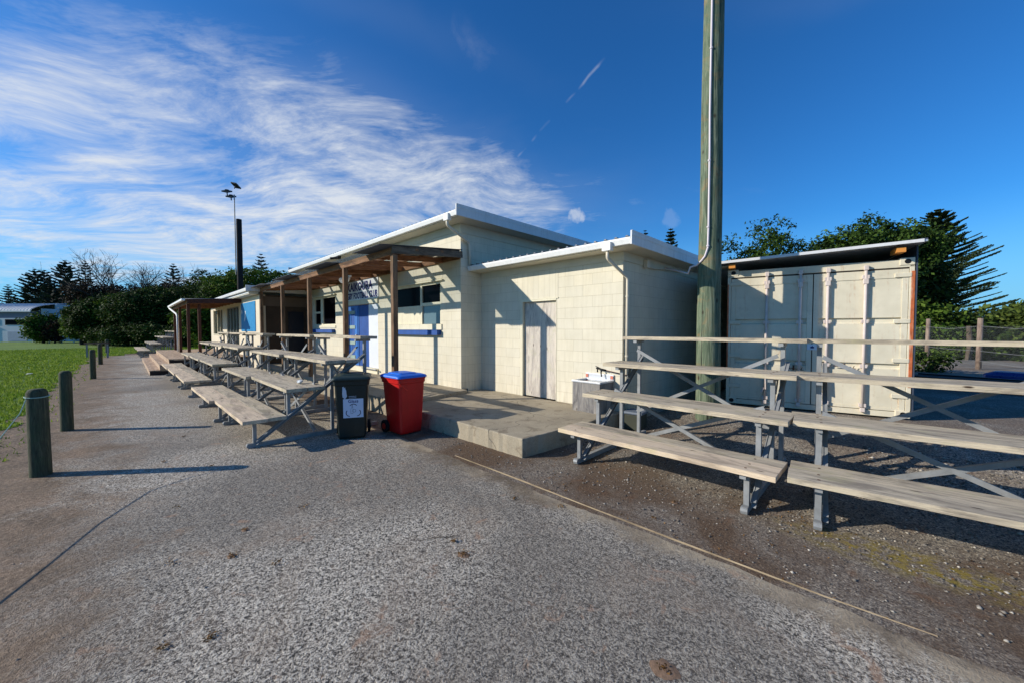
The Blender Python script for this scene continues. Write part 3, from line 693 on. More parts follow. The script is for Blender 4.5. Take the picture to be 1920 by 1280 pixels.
# ------------------------------------------------------------------ sink cabinet and tub
sk=empty('sink_cabinet',(-.43,-.225,.25),0,'small outdoor sink in a grey weathered plywood cabinet against the block wall','sink')
MB().box(-.27,.27,-.225,.21,.0,.50).build('cabinet',M['greyply'],sk)
t=MB().box(-.285,.285,-.24,-.20,.50,.53).box(-.285,.285,.14,.215,.50,.53).box(-.285,-.22,-.20,.14,.50,.53).box(.22,.285,-.20,.14,.50,.53).box(-.285,.285,.20,.222,.53,.62)
t.build('bench_top',M['stainless'],sk,bevel=.004)
MB().box(-.22,.22,-.20,.14,.5005,.505).build('basin',painted('basin_grey',rgb(110,112,112),.3,metal=.5),sk)
for x in (-.25,.25): MB().box(x-.025,x+.025,.19,.199,.545,.60).build('red_sticker',painted('faded_red',rgb(200,120,96),.6) if x<0 else bpy.data.materials['faded_red'],sk)
tb=empty('utility_tub',(.26,-.02,.0),R(6),'low grey lidded tub in the shade behind the sink at the foot of the wall','tub')
MB().box(-.14,.14,-.14,.14,.02,.27).build('tub_body',painted('tub_olive',rgb(66,68,56),.7,.2),tb,bevel=.015)
MB().box(-.16,.16,-.16,.16,.27,.315).build('lid',painted('tub_lid_grey',rgb(110,118,128),.5,.1),tb,bevel=.018)

# ------------------------------------------------------------------ bleachers
def make_bleacher(L=2.25,full=True,mats=('plank','plank','plankgrey','plank')):
    root=empty('bleacher',(0,0,0))
    Z=[.43,.80,1.175,1.54]; Y=[0,.53,1.065,1.605]
    for i in range(4):
        ws=[.295,.225] if i<3 else [.285]
        if i==1: ws=[.27,.25]
        y=Y[i]
        for j,w in enumerate(ws):
            bo=MB().box(-L/2,L/2,-w/2,w/2,-.024,.024)
            for bx in (.205-L/2,L/2-.235):
                for by in ((-.07,.07) if w>.24 else (0,)): bo.tube([(bx,by,.0235),(bx,by,.0262)],.011,10)
            b=bo.build('seat_board',M[mats[i]],root,bevel=.004); b.data.materials.append(M['rustysteel'])
            for pq in b.data.polygons:
                if pq.index>5: pq.material_index=1
            b.location=(L/2+(.02 if j and i==0 else 0),y+w/2,Z[i]-.024-(.003 if j else 0)); b.rotation_euler=(R((i*7+j*3)%3-1)*.3,0,R((i*5+j*7)%3-1)*.1)
            y+=w+.008
    for fx in (.205,L-.235):
        f=MB(); fl=1 if fx<1 else 1
        def c(p0,p1,w=.035,h=.055): f.chan((fx,*p0),(fx,*p1),w,h,.007,up=(1,0,0) if False else (0,0,1),flip=1)
        # base rail: rounded front toe
        f.bar((fx,.10,.035),(fx,1.98,.035),.05,.06)
        f.tube([(fx-.028,.12,.034),(fx+.028,.12,.034)],.034,10)
        def post(y,z0,z1,o=0.):
            f.box(fx-.022+o,fx+.022+o,y-.004,y+.003,z0,z1); f.box(fx-.022+o,fx-.016+o,y+.003,y+.040,z0,z1); f.box(fx+.016+o,fx+.022+o,y+.003,y+.040,z0,z1)
        post(.17,.065,.378); post(.60,.36,.75,); post(1.22,.065,1.122); post(1.76,.065,1.488)
        # diagonal and seat brackets
        f.bar((fx+.034,.20,.07),(fx+.034,1.78,1.24),.008,.062); f.bar((fx+.052,.20,.094),(fx+.052,1.78,1.264),.036,.007); f.bar((fx+.052,.20,.044),(fx+.052,1.78,1.214),.036,.007)
        for i,(y0,y1) in enumerate(((.03,.50),(.56,1.04),(1.09,1.57),(1.62,1.87))):
            f.bar((fx,y0,Z[i]-.048-.022),(fx,y1,Z[i]-.048-.022),.05,.04)
        f.bar((fx,1.50,1.10),(fx,1.40,.93),.008,.05) 
        f.build('frame',M['steel'],root)
    xa,xb=.235,L-.265
    for (y,z0,z1) in ((1.58,1.34,.42),(.92,.82,.07)):
        br=MB()
        br.bar((xa,y+.055,z0),(xb,y+.055,z1),.006,.045,up=(0,1,0)) if False else None
        p0=Vector((xa,y+.055,z0)); p1=Vector((xb,y+.055,z1)); br.bar(p0,p1,.006,.045); br.bar(p0+Vector((0,.018,.02)),p1+Vector((0,.018,.02)),.036,.005)
        br.build('cross_brace',M['steel'],root)
        br=MB(); p0=Vector((xa,y+.067,z1)); p1=Vector((xb,y+.067,z0)); br.bar(p0,p1,.006,.045); br.bar(p0+Vector((0,.018,.02)),p1+Vector((0,.018,.02)),.036,.005)
        br.build('cross_brace',M['steel'],root)
    return root
def jitter_boards(o,seed):
    r=random.Random(seed)
    for c in o.children:
        if c.name.startswith('seat_board'):
            c.location.x+=r.uniform(-.015,.015); c.rotation_euler.z+=R(r.uniform(-.25,.25)); c.rotation_euler.x+=R(r.uniform(-.5,.5))
P0=make_bleacher()
spots=[ # x, y (front left corner), rz, label, group
 (.285,-2.155,0.,'weathered four row bleacher standing between the sink cabinet and the thick light pole'),
 (2.61,-2.06,R(6),'bleacher cut off by the right edge, before the right door of the container'),
 (-5.13,-4.845,0.,'nearest four row bleacher of the left row, its end right behind the dark green bin'),
 (-7.30,-4.95,R(.6),'four row bleacher butted onto the far end of the one behind the dark green bin'),
 (-10.80,-4.97,0.,'four row bleacher across the gap, with its near end in front of the brown recess'),
 (-13.02,-5.0,0.,'middle four row bleacher of the three in front of the turquoise mural'),
 (-15.22,-5.03,0.,'four row bleacher beside the wooden deck steps'),
 (-29.7,-5.46,0.,'far bleacher just beyond the wooden deck, nearest of that distant row'),
 (-31.95,-5.50,0.,'middle bleacher of the distant row beyond the deck'),
 (-34.2,-5.54,0.,'farthest bleacher, at the end of the distant row by the grass')]
for i,(x,y,a,lab) in enumerate(spots):
    o=P0 if i==0 else copy_tree(P0)
    o.location=(x,y,0); o.rotation_euler.z=a; tag(o,lab,'bleacher','four row bleachers along the clubhouse'); jitter_boards(o,i)
    if i in (0,1):
        for c in o.children:
            if c.name.startswith('seat_board'):
                hi=c.location.z>1
                c.data=c.data.copy(); c.data.materials[0]=M['planktan'] if (i==0 and c.location.z<.5 and c.location.y<.2) else M['plankgrey']
# white crumpled paper on second row
def lump(name,m,r,seed,sub=2,squash=.7):
    bm=bmesh.new(); bmesh.ops.create_icosphere(bm,subdivisions=sub,radius=r); rr=random.Random(seed)
    for v in bm.verts: v.co*=rr.uniform(.7,1.25); v.co.z*=squash
    me=bpy.data.meshes.new(name); bm.to_mesh(me); bm.free(); me.materials.append(m); o=bpy.data.objects.new(name,me); COL.objects.link(o); return o
o=lump('crumpled_paper',painted('paper_white',rgb(230,232,228),.8,.1,20),.045,3); o.location=(-3.42,-3.98,.83); tag(o,'crumpled white paper on the second bench beside the green bin','litter')
o=lump('paper_scrap',bpy.data.materials['paper_white'],.09,5,1,.2); o.location=(-19.0,-8.4,.05); tag(o,'white scrap of paper on the grass','litter')

# ------------------------------------------------------------------ wheelie bins
def rrect(w,d,r,n=4,z=0,cx=0,cy=0):
    out=[]
    for (sx,sy,a0) in ((1,1,0),(-1,1,90),(-1,-1,180),(1,-1,270)):
        for k in range(n+1):
            a=R(a0+90*k/n); out.append((cx+sx*(w/2-r)+r*math.cos(a),cy+sy*(d/2-r)+r*math.sin(a),z))
    return out
def loft(secs,cap0=True,cap1=True):
    mb=MB(); n=len(secs[0]); vs=[p for s in secs for p in s]; fs=[]
    for i in range(len(secs)-1):
        for k in range(n): fs.append((i*n+k,i*n+(k+1)%n,(i+1)*n+(k+1)%n,(i+1)*n+k))
    if cap0: fs.append(tuple(range(n))[::-1])
    if cap1: fs.append(tuple(range((len(secs)-1)*n,len(secs)*n)))
    return mb.add(vs,fs)
def make_bin(mbody,mlid,H=.93):
    """front faces +x, width along y"""
    root=empty('wheelie_bin',(0,0,0)); h=H/.93
    body=loft([rrect(.40,.37,.03,z=.02,cx=-.22),rrect(.43,.385,.04,z=.05,cx=-.225),rrect(.47,.43,.04,z=.45*h,cx=-.23),rrect(.515,.465,.04,z=.80*h,cx=-.24),
               rrect(.545,.495,.045,z=.805*h,cx=-.245),rrect(.55,.50,.045,z=.865*h,cx=-.245),rrect(.565,.515,.045,z=.87*h,cx=-.245),rrect(.565,.515,.045,z=.885*h,cx=-.245)]).build('bin_body',mbody,root,smooth=True)
    body.data.polygons.foreach_set('use_smooth',[False]*len(body.data.polygons)); b=body.modifiers.new('b','BEVEL'); b.width=.006; b.segments=2; b.limit_method='ANGLE'; b.angle_limit=R(25)
    MB().tube([(-.57,-.20,.86*h),(-.57,.20,.86*h)],.016,10).bar((-.50,-.20,.86*h),(-.58,-.20,.86*h),.03,.03).bar((-.50,.20,.86*h),(-.58,.20,.86*h),.03,.03).build('handle',mbody,root)
    lid=loft([rrect(.60,.535,.05,z=.885*h,cx=-.245),rrect(.605,.54,.055,z=.90*h,cx=-.245),rrect(.58,.52,.06,z=.92*h,cx=-.25),rrect(.50,.45,.07,z=.935*h,cx=-.26),rrect(.40,.34,.05,z=.937*h,cx=-.27),rrect(.37,.31,.05,z=.952*h,cx=-.28),rrect(.30,.25,.05,z=.956*h,cx=-.29)]).build('lid',mlid,root)
    b=lid.modifiers.new('b','BEVEL'); b.width=.005; b.segments=2; b.limit_method='ANGLE'; b.angle_limit=R(25)
    for s in (1,-1):
        w=MB().tube([(-.43,s*.205,.10),(-.43,s*.245,.10)],.10,20).build('wheel',M['rubber'],root)
        MB().tube([(-.43,s*.2455,.10),(-.43,s*.252,.10)],.05,14).build('hub',mbody,w)
        MB().box(-.06,-.0,s*.17-.015,s*.17+.015,.885*h,.905*h).build('lid_lug',mlid,root)
    return root
rb=make_bin(M['binred'],M['binblue'],.94); rb.location=(-2.135,-2.75,0); rb.rotation_euler.z=R(2)
tag(rb,'red wheelie bin with a bright blue lid by the concrete step','wheelie bin')
ln=MB()
for p in ([(0.012,-.20,.80),(0.016,-.14,.74),(0.012,-.09,.70)],[(0.014,-.16,.76),(0.006,-.14,.68)],[(.02,-.235,.82),(.016,-.19,.77)]): ln.tube(p,.006,6)
ln.build('torn_tape',painted('red_tape',rgb(230,50,40),.4),rb)
gb=make_bin(M['binbody_g'],M['binlid_g'],.95); gb.location=(-2.50,-3.55,0); gb.rotation_euler.z=R(-27)
tag(gb,'dark green wheelie bin with a white square glass recycling sticker','wheelie bin')
# sticker on the sloping front (front plane tilts outward with height)
def fx(z): return np.interp(z,[.05,.45*1.02,.80*1.02],[-.01,.005,.0175])+.004
st=MB(); W_=.115
zb,zt=.335,.62
ya,yb=-.115,.165
st.add([(fx(zb),ya,zb),(fx(zb),yb,zb),(fx(zt),yb,zt),(fx(zt),ya,zt),(fx(zb)-.002,ya,zb),(fx(zb)-.002,yb,zb),(fx(zt)-.002,yb,zt),(fx(zt)-.002,ya,zt)],[(0,1,2,3),(7,6,5,4),(0,4,5,1),(2,6,7,3),(1,5,6,2),(3,7,4,0)])
st=st.build('sticker',painted('sticker_white',rgb(214,220,236),.45,.03),gb)
slope=math.atan2(fx(zt)-fx(zb),zt-zb)
text_mesh('Glass',.066,(fx(.565)+.0012,-.045,.563),(R(90),0,R(90)),navy,st,width=.14,bold=.0008,extr=.0006)
ar=MB(); darkp=painted('dark_print',rgb(34,28,60),.5)
def arc(cx,cz,r,a0,a1,w=.008,n=10):
    for k in range(n):
        a=R(a0+(a1-a0)*k/n); b=R(a0+(a1-a0)*(k+1)/n)
        z0=cz+r*math.sin(a); z1=cz+r*math.sin(b)
        ar.bar((fx(z0)+.001,cx+r*math.cos(a),z0),(fx(z1)+.001,cx+r*math.cos(b),z1),.0015,w)
arc(.025,.485,.056,35,145,.010); arc(-.025,.41,.05,135,268,.010); arc(.075,.41,.05,-88,45,.010)
def seg(pts,w=.003):
    for (a,b) in zip(pts,pts[1:]): ar.bar((fx(a[1])+.001,a[0],a[1]),(fx(b[1])+.001,b[0],b[1]),.0012,w)
seg([(.005,.525),(.005,.49),(-.01,.47),(-.01,.40),(.02,.40),(.02,.47),(.015,.49),(.015,.525),(.005,.525)]); arc(.037,.44,.022,0,360,.003,14)
ar.build('recycling_print',darkp,st)
sp=MB()
for pts in ([(-.12,.80),(-.105,.81),(-.10,.78),(-.085,.80),(-.08,.77),(-.07,.75),(-.065,.69),(-.06,.66),(-.08,.63),(-.09,.585),(-.10,.63),(-.12,.65),(-.125,.70)],):
    sp.add([(fx(z)+.0006,y,z) for y,z in pts],[tuple(range(len(pts)))])
for z in (.655,.632):
    y=-.035
    while y<.07: sp.add([(fx(z)+.0006,y,z),(fx(z)+.0006,y+.008,z),(fx(z+.006)+.0006,y+.008,z+.007),(fx(z+.006)+.0006,y,z+.007)],[(0,1,2,3)]); y+=.0105
sp.build('white_paint_mark',painted('smudged_white',rgb(206,210,220),.6),gb)

# ------------------------------------------------------------------ big light pole in front of container
CF=Vector((1.09,.72,0))
lp=empty('timber_light_pole',(1.09,.85,.08),0,'thick green treated timber pole with a white conduit, beside the shipping container','pole')
pts=[(0.+.004*math.sin(i*1.3),.004*math.cos(i*.9),-.3+i*.65) for i in range(19)]
rs=[.188-.0036*i for i in range(19)]
MB().tube(pts,rs,28).build('pole_shaft',M['pole'],lp,smooth=True)
cd=MB(); a=math.atan2(-5.884-.92,3.158-1.16)-R(4)
cx,cy=math.cos(a),math.sin(a)
def onp(z,off=0,extra=.012): 
    i=(z+.3)/.65; r=.188-.0036*i+extra; aa=a+off; return (r*math.cos(aa),r*math.sin(aa),z)
a_l=-1.15
cd.tube([onp(11,-.05),onp(6.7,-.08),onp(5,-.10),onp(4.4,-.06),onp(3.2,-.05),onp(2.87,-.08),onp(2.74,-.3),onp(2.68,-.6),onp(2.62,-1.1,.03),(-.26,-.12,2.60),(-.30,-.10,2.50),(-.9,.4,2.72)],.017,8)
c=cd.build('conduit',M['pvcwhite'],lp,smooth=True)
for z in (6.0,4.25,3.2,2.90): 
    p=onp(z,-.08); MB().tube([(p[0],p[1],z-.012),(p[0],p[1],z+.012)],.024,8).build('clip',M['pvcwhite'],c)
for q in list(lp.children): 
    pass
# far floodlight pole
fl=empty('floodlight_pole',(-29.5,-.15,0),0,'dark timber pole with a thin mast and three floodlights behind the left roof','floodlight pole')
MB().tube([(0,0,0),(0,0,9.38)],[.19,.17],14).build('pole_shaft',painted('dark_pole_timber',rgb(40,38,40),.9,.3),fl)
MB().tube([(-.2,-.2,5.5),(-.2,-.2,11.1)],.035,8).build('mast',M['steel'],fl)
for (x,y,z,ry) in ((-.62,-.55,11.35,-25),(-.15,-.10,11.75,20),(-.45,-.35,11.0,-25)):
    h=MB().box(-.36,.36,-.26,.26,-.06,.06).box(-.12,.12,-.12,.12,.06,.16).box(-.04,.04,-.04,.04,-.35,-.06)
    h.xform(Matrix.Translation((x,y,z))@Matrix.Scale(.78,4)@Matrix.Rotation(R(135),4,'Z')@Matrix.Rotation(R(ry),4,'Y')@Matrix.Rotation(R(12),4,'X'))
    h.build('floodlight',painted('lamp_dark',rgb(50,56,56),.5) if z==11.35 else bpy.data.materials['lamp_dark'],fl,bevel=.02)

# ------------------------------------------------------------------ shipping container
ang=math.atan2(.512,2.387)
ct=empty('shipping_container',(1.081,1.904,.30),ang,'cream shipping container with rusty right edge and a low tin roof, doors facing the bleachers','shipping container')
W=2.44; Hc=2.59; D=6.06; ct.scale=(1,1,.942)
def cb(name,m,boxes,parent=ct,bevel=.004):
    mb=MB()
    for b in boxes: mb.box(*b)
    return mb.build(name,m,parent,bevel=bevel)
# shell: posts, header, sill, roof, corrugated sides
cb('frame_end',M['cont'],[(0,.055,0,.16,.12,2.47),(W-.055,W,0,.16,.12,2.47),(.0,W,0,.12,2.425,2.55),(0,W,0,.14,0,.09)])
cb('edge_strip',M['contrust'],[(W-.035,W+.003,-.006,.0,.5,2.36)],bevel=0); cb('edge_strip',M['contrust'],[(.0,.022,-.005,.0,.7,2.3)],bevel=0)
cs=MB()
for xx,sg_ in ((.03,1),(W-.03,-1)):
    n=22
    for k in range(n):
        y0=.16+k*(D-.3)/n; w_=(D-.3)/n; o=sg_*.036
        cs.add([(xx,y0,.12),(xx,y0+w_*.3,.12),(xx+o,y0+w_*.5,.12),(xx+o,y0+w_*.8,.12),(xx,y0+w_,.12),(xx,y0,2.5),(xx,y0+w_*.3,2.5),(xx+o,y0+w_*.5,2.5),(xx+o,y0+w_*.8,2.5),(xx,y0+w_,2.5)],[(i,i+1,i+6,i+5) for i in range(4)])
cs.build('side_panel',M['cont'],ct)
cb('roof_panel',M['cont'],[(0,W,.1,D,2.50,2.56),(.06,W-.06,D-.1,D,.1,2.5)],bevel=0)
def casting(x,z):
    mb=MB()
    mb.box(x,x+.17,-.012,.14,z,z+.12); o=mb.build('corner_casting',M['cont'],ct,bevel=.01)
    MB().tube([(x+.09,-.0135,z+.06),(x+.09,-.0125,z+.06)],.038,16).build('casting_hole',M['black'],o)
casting(0,2.455); casting(W-.17,2.455); casting(0,0); casting(W-.17,0)
def cdoor(x0,x1,hx,sgn):
    mb=MB(); zb,zt=.10,2.40
    # frame strips and three recessed panels, with two shallow rib recesses
    zz=[(zb,.17),(.17,.82),(.82,.90),(.90,1.54),(1.54,1.62),(1.62,2.34),(2.34,zt)]
    mb.box(x0,x0+.07,.006,.05,zb,zt).box(x1-.07,x1,.006,.05,zb,zt)
    for (a,b) in ((zb,.14),(2.26,zt)): mb.box(x0+.07,x1-.07,.006,.05,a,b)
    for (a,b) in ((.14,.78),(.87,1.52),(1.62,2.26)): mb.box(x0+.07,x1-.07,.016,.05,a,b)
    # sloped trough between panels
    for a,b in ((.78,.87),(1.52,1.62)):
        m_=(a+b)/2
        mb.add([(x0+.07,.016,a),(x1-.07,.016,a),(x1-.07,.05,a+.025),(x0+.07,.05,a+.025),(x0+.07,.05,b-.006),(x1-.07,.05,b-.006),(x1-.07,.016,b),(x0+.07,.016,b)],[(0,1,2,3),(3,2,5,4),(4,5,6,7)])
    d=mb.build('door',M['cont'],ct,bevel=.003)
    for z in (.35,.93,1.56,2.30):
        xa,xb=(hx,hx+sgn*.19); 
        MB().box(min(xa,xb),max(xa,xb),-.012,.006,z-.035,z+.035).build('hinge',M['cont'],d,bevel=.012)
    return d
d1=cdoor(.06,1.238,.03,1); d2=cdoor(1.252,2.38,W-.03,-1)
cb('door_seal',M['contdark'],[(1.238,1.252,.01,.05,.1,2.4),(.05,W-.05,.012,.05,2.402,2.424)],bevel=0)
for x in (.60,1.07,1.43,1.89):
    rd=MB().tube([(x,-.03,.13),(x,-.03,2.45)],.021,12).build('locking_rod',M['controd'],ct,smooth=True)
    for z in (.16,.82,1.56,2.30): MB().box(x-.045,x+.045,-.045,.006,z-.03,z+.03).build('rod_bracket',M['controd'],rd,bevel=.006)
    MB().box(x-.03,x+.03,-.06,-.01,2.41,2.49).box(x-.03,x+.03,-.06,-.01,.05,.12).build('cam_keeper',M['controd'],rd,bevel=.008)
    MB().box(x-.035,x+.035,-.056,-.008,2.18,2.27).build('rod_sleeve',M['controd'],rd,bevel=.01)
for x,s in ((1.43,-1),(.60,1)):
    MB().box(x-.03,x+.03,-.075,-.03,.60,.68).bar((x,-.06,.62),(x+.01,-.065,.32),.018,.03).bar((x-.015,-.055,.35),(x-.06,-.055,.26),.02,.03).build('rod_handle',M['controd'],ct,bevel=.005)
for (x,z) in ((1.66,.80),(1.0,.74)):
    MB().tube([(x-.14,-.035,z+.01),(x+.14,-.035,z-.03)],.007,6).tube([(x-.0,-.03,z-.04),(x+.0,-.03,z+.05)],.014,8).tube([(x+.10,-.035,z-.03),(x+.12,-.04,z+.02)],.005,6).build('bolt_latch',M['rustysteel'],ct)
lb=MB().box(1.18,1.31,-.012,.006,1.07,1.17).build('lock_box_label',painted('label_white',rgb(216,220,226),.5,.03),ct)
MB().add([(1.225,-.0135,1.10),(1.27,-.0135,1.10),(1.275,-.0135,1.125),(1.255,-.0135,1.13),(1.25,-.0135,1.15),(1.24,-.0135,1.13),(1.22,-.0135,1.125)],[(0,1,2,3,4,5,6)]).build('blue_mark',navy,lb)
# faint square patches on the doors
MB().box(.20,.45,.0145,.0158,.98,1.18).build('patch_plate',M['cont'],ct); MB().box(1.98,2.26,.0145,.0158,.48,.70).build('patch_plate',M['cont'],ct)
# lean-to tin roof on timber blocks
for x,z in ((.02,2.585),(2.19,2.64)):
    MB().box(x,x+.10,-.20,.12,z,z+.075).build('roof_block',M['orangewood'],ct)
for y in (-.09,-.0,.12): MB().bar((-.36,y+.02,2.635),(.05,y+.02,2.645),.05,.03).build('roof_batten',painted('pale_batten',rgb(170,160,140),.7) if y==-.09 else bpy.data.materials['pale_batten'],ct)
rf=MB().add([(-.42,-.25,2.672),(2.50,-.25,2.77),(2.50,6.2,2.77),(-.42,6.2,2.672),(-.42,-.25,2.70),(2.50,-.25,2.798),(2.50,6.2,2.798),(-.42,6.2,2.70)],[(0,3,2,1),(4,5,6,7),(0,1,5,4),(1,2,6,5),(2,3,7,6),(3,0,4,7)]).build('tin_roof',painted('tin_roof_pale',rgb(176,182,192),.4,.1,3,metal=.3),ct)
MB().add([(-.42,-.262,2.664),(2.46,-.262,2.762),(2.46,-.252,2.762),(-.42,-.252,2.664),(-.42,-.262,2.712),(2.46,-.262,2.81),(2.46,-.252,2.81),(-.42,-.252,2.712)],[(0,3,2,1),(4,5,6,7),(0,1,5,4),(1,2,6,5),(2,3,7,6),(3,0,4,7)]).build('flashing',M['fascia'],rf)
MB().box(W+.012,W+.03,.0,6,.1,2.76).box(W-.02,W+.06,-.24,6.1,2.77,2.82).build('side_flashing',painted('dark_flashing',rgb(70,78,92),.45,.2),rf) 

# ------------------------------------------------------------------ bollards and rope
def bollard(x,y,H,r,lean,lab):
    mb=MB(); n=16; rr=random.Random(int(-x*10))
    prof=[(0,-.2,r),(0,H-.05,r),(0,H-.02,r*.86),(0,H,r*.6)]
    pts=[(lean[0]*z,lean[1]*z,z) for z in (-.2,.0,.25,.5,.75,H-.045,H-.012,H)]; rs=[r*1.02,r*1.02,r,r*.99,r*.985,r*.97,r*.80,r*.55]
    mb.tube(pts,rs,n); o=mb.build('bollard',M['bollard'],None,smooth=False,bevel=0)
    o.data.polygons.foreach_set('use_smooth',[True]*len(o.data.polygons)); o.location=(x,y,0)
    tag(o,lab,'bollard','timber bollards along the grass edge'); return o
ord_=['nearest mossy timber bollard, with a pale rope tied round its top','second mossy timber bollard from the front, leaning a little, no rope','third timber bollard, where the grass edge meets the bare soil','fourth timber bollard, slim with distance, beside the dark path','farthest timber bollard, where the path meets the far grass']
for (x,y,H,r,l),lab in zip(((-3.62,-6.60,.985,.085,(-.03,-.01)),(-6.33,-6.60,.98,.075,(-.01,-.0)),(-15.65,-6.70,.98,.075,(0,0)),(-23.2,-6.78,.98,.08,(0.01,0)),(-35.2,-6.85,.95,.1,(0,0))),ord_):
    bollard(x,y,H,r,l,lab)
rp=MB(); P_=[Vector((1.8,-7.2,.02)),Vector((.9,-7.1,.03)),Vector((.1,-7.02,.12)),Vector((-.6,-6.95,.22)),Vector((-1.4,-6.9,.34)),Vector((-2.2,-6.84,.45)),Vector((-2.99,-6.77,.60)),Vector((-3.4,-6.70,.76)),Vector((-3.58,-6.68,.88))]
rp.tube(P_,.0045,6)
ring=[(-3.65+.091*math.cos(R(t)),-6.61+.091*math.sin(R(t)),.90-.01*math.cos(R(t))) for t in range(0,361,24)]
rp.tube(ring,.006,6)
tag(rp.build('rope',painted('pale_green_rope',rgb(158,186,170),.7)),'thin pale green rope tied round the nearest bollard','rope')
# low rail near far bollards
rl=empty('low_rail',(-29.4,-7.0,0),0,'low dark rail with a pale end standing on the far path edge','barrier rail')
MB().bar((-.5,-.6,.83),(.5,.4,.86),.12,.10).build('rail',M['barkdark'],rl)
for q in ((-.42,-.52),(.42,.32)): MB().box(q[0]-.04,q[0]+.04,q[1]-.04,q[1]+.04,0,.8).build('leg',M['steel'],rl)
# ------------------------------------------------------------------ timber deck with steps
dk=empty('timber_deck',(-20.2,-4,0),0,'low tan timber deck with two steps at the front of the far veranda','deck')
def boards(mb,x0,x1,y0,y1,z,n,gap=.006,t=.03):
    w=(y1-y0)/n
    for i in range(n): mb.box(x0,x1,y0+i*w+gap/2,y0+(i+1)*w-gap/2,z-t,z)
    return mb
X0,X1=-24.6+20.2,-15.6+20.2
boards(MB(),X0,X1,-1.35,-1.08+.3,.18,4).box(X0+.02,X1-.02,-1.335,-1.1,.0,.148).build('step',M['deckwood'],dk)
boards(MB(),X0,X1,-1.08,-.81+.3,.36,4).box(X0+.02,X1-.02,-1.065,-.83,.0,.328).build('step',M['deckwood'],dk)
boards(MB(),X0,X1-.3,-.81,1.71,.54,18).box(X0+.02,X1-.32,-.795,-.70,.0,.508).build('deck_top',M['deckwood'],dk)
MB().box(X1-.3,X1-.28,-.79,1.70,.0,.50).box(X1-.0,X1+.02,-1.33,-.8,.0,.14).build('skirt',M['barkdark'],dk)

# ------------------------------------------------------------------ debris on the path
clods=[(-.188,-5.385),(-.388,-5.705),(-.56,-5.237),(.133,-5.175),(.53,-5.791),(.625,-5.603),(.999,-4.19),(-.65,-4.76),(2.432,-4.093),(.626,-3.272),(.802,-4.14),(1.042,-3.096),(1.769,-2.26),(1.763,-2.70),(-1.5,-5.6),(-2.6,-5.2),(-3.2,-5.6),(-4.5,-5.3)]
cl=[]
where=['nearest the camera, left of centre','beside a pale stain','flat and brown','dark, alone on bare chip','ragged, at the lower left','dark, just right of the ragged one','reddish round patch, centre','small, towards the first bollard','large reddish one near the bottom right','beside the edging board','twiggy, left of the reddish patch','touching the edging board','dark, on the soil before the bleacher','on the soil side of the edging','small, far left','small, by the bollard shadow','thin and dark, before the left bleachers','farthest, by the second bollard']
for i,(x,y) in enumerate(clods):
    r_=random.Random(i); k=r_.randint(22,44); mb=MB(); R0=r_.uniform(.018,.045)
    for j in range(k):
        c=Vector((r_.gauss(0,R0*.7),r_.gauss(0,R0*.5),.004+abs(r_.gauss(0,.006)))); a1=Vector((r_.gauss(0,1),r_.gauss(0,1),r_.gauss(0,.2))).normalized()*r_.uniform(.003,.012); b1=Vector((r_.gauss(0,1),r_.gauss(0,1),r_.gauss(0,.4))).normalized()*r_.uniform(.003,.008)
        mb.add([c-a1,c-b1,c+a1,c+b1],[(0,1,2,3)]); 
    o=mb.build('leaf_clod',M['litter']); o.location=(x,y,.006); tag(o,'clod of dead leaves on the ground, '+where[i],'leaf clod','clods of dead leaves on the path')
    if i in (0,2,6,8,12):
        db=MB(); q=18; rad0={6:.055,8:.075}.get(i,.04); rim=[(rad0*r_.uniform(.65,1.1)*math.cos(6.283*k/q),rad0*.8*r_.uniform(.65,1.1)*math.sin(6.283*k/q),-.001) for k in range(q)]
        mid_=[(px_*.6+r_.uniform(-.004,.004),py_*.6+r_.uniform(-.004,.004),.004) for px_,py_,_ in rim]
        db.add(rim+mid_+[(0,0,.005)],[(k,(k+1)%q,q+(k+1)%q,q+k) for k in range(q)]+[(q+k,q+(k+1)%q,2*q) for k in range(q)]); db.build('soil_patch',M['clodsoil'],o,smooth=True)
tag(MB().tube([(.62,-4.33,.012),(.66,-4.22,.014),(.74,-4.13,.012),(.77,-4.07,.012)],[.0015,.003,.003,.0015],6).build('twig',M['barkdark']),'short dark twig lying on the chip path','twig')

# ------------------------------------------------------------------ vegetation
def crown(name,blobs,n,size,m,parent=None,clump=9,hollow=.45,flat=.0):
    allV=[]; tot=sum(b[3]*b[4]*b[5] for b in blobs)
    for (cx,cy,cz,rx,ry,rz) in blobs:
        k=max(1,int(n*(rx*ry*rz)/tot/clump))
        d=rng.normal(size=(k,3)); d/=np.linalg.norm(d,axis=1)[:,None]
        q=rng.normal(size=(5,3))*2.6; ph=rng.uniform(0,6.28,5)
        lump_=1+.16*sum(np.sin(d@q[i]+ph[i]) for i in range(5))/1.6
        rad=(hollow+(1-hollow)*rng.random(k)**.45)*lump_
        c=d*rad[:,None]*np.array([rx,ry,rz])+np.array([cx,cy,cz])
        cs_=size*2.4
        pts=(c[:,None,:]+rng.normal(size=(k,clump,3))*cs_*np.array([.55,.55,.4])).reshape(-1,3)
        nrm=rng.normal(size=pts.shape)+np.repeat(d,clump,0)*.8+np.array([0,0,.5])
        nrm/=np.linalg.norm(nrm,axis=1)[:,None]
        a=np.cross(nrm,rng.normal(size=pts.shape)); a/=np.linalg.norm(a,axis=1)[:,None]; b=np.cross(nrm,a)
        s=(size*rng.uniform(.6,1.35,len(pts)))[:,None]
        V=np.stack([pts-a*s,pts-b*s*.5,pts+a*s,pts+b*s*.5],1); V=V[V[:,:,2].min(1)>0]
        allV.append(V.reshape(-1,3))
    V=np.concatenate(allV); return npmesh(name,V,np.arange(len(V)).reshape(-1,4),m,parent)
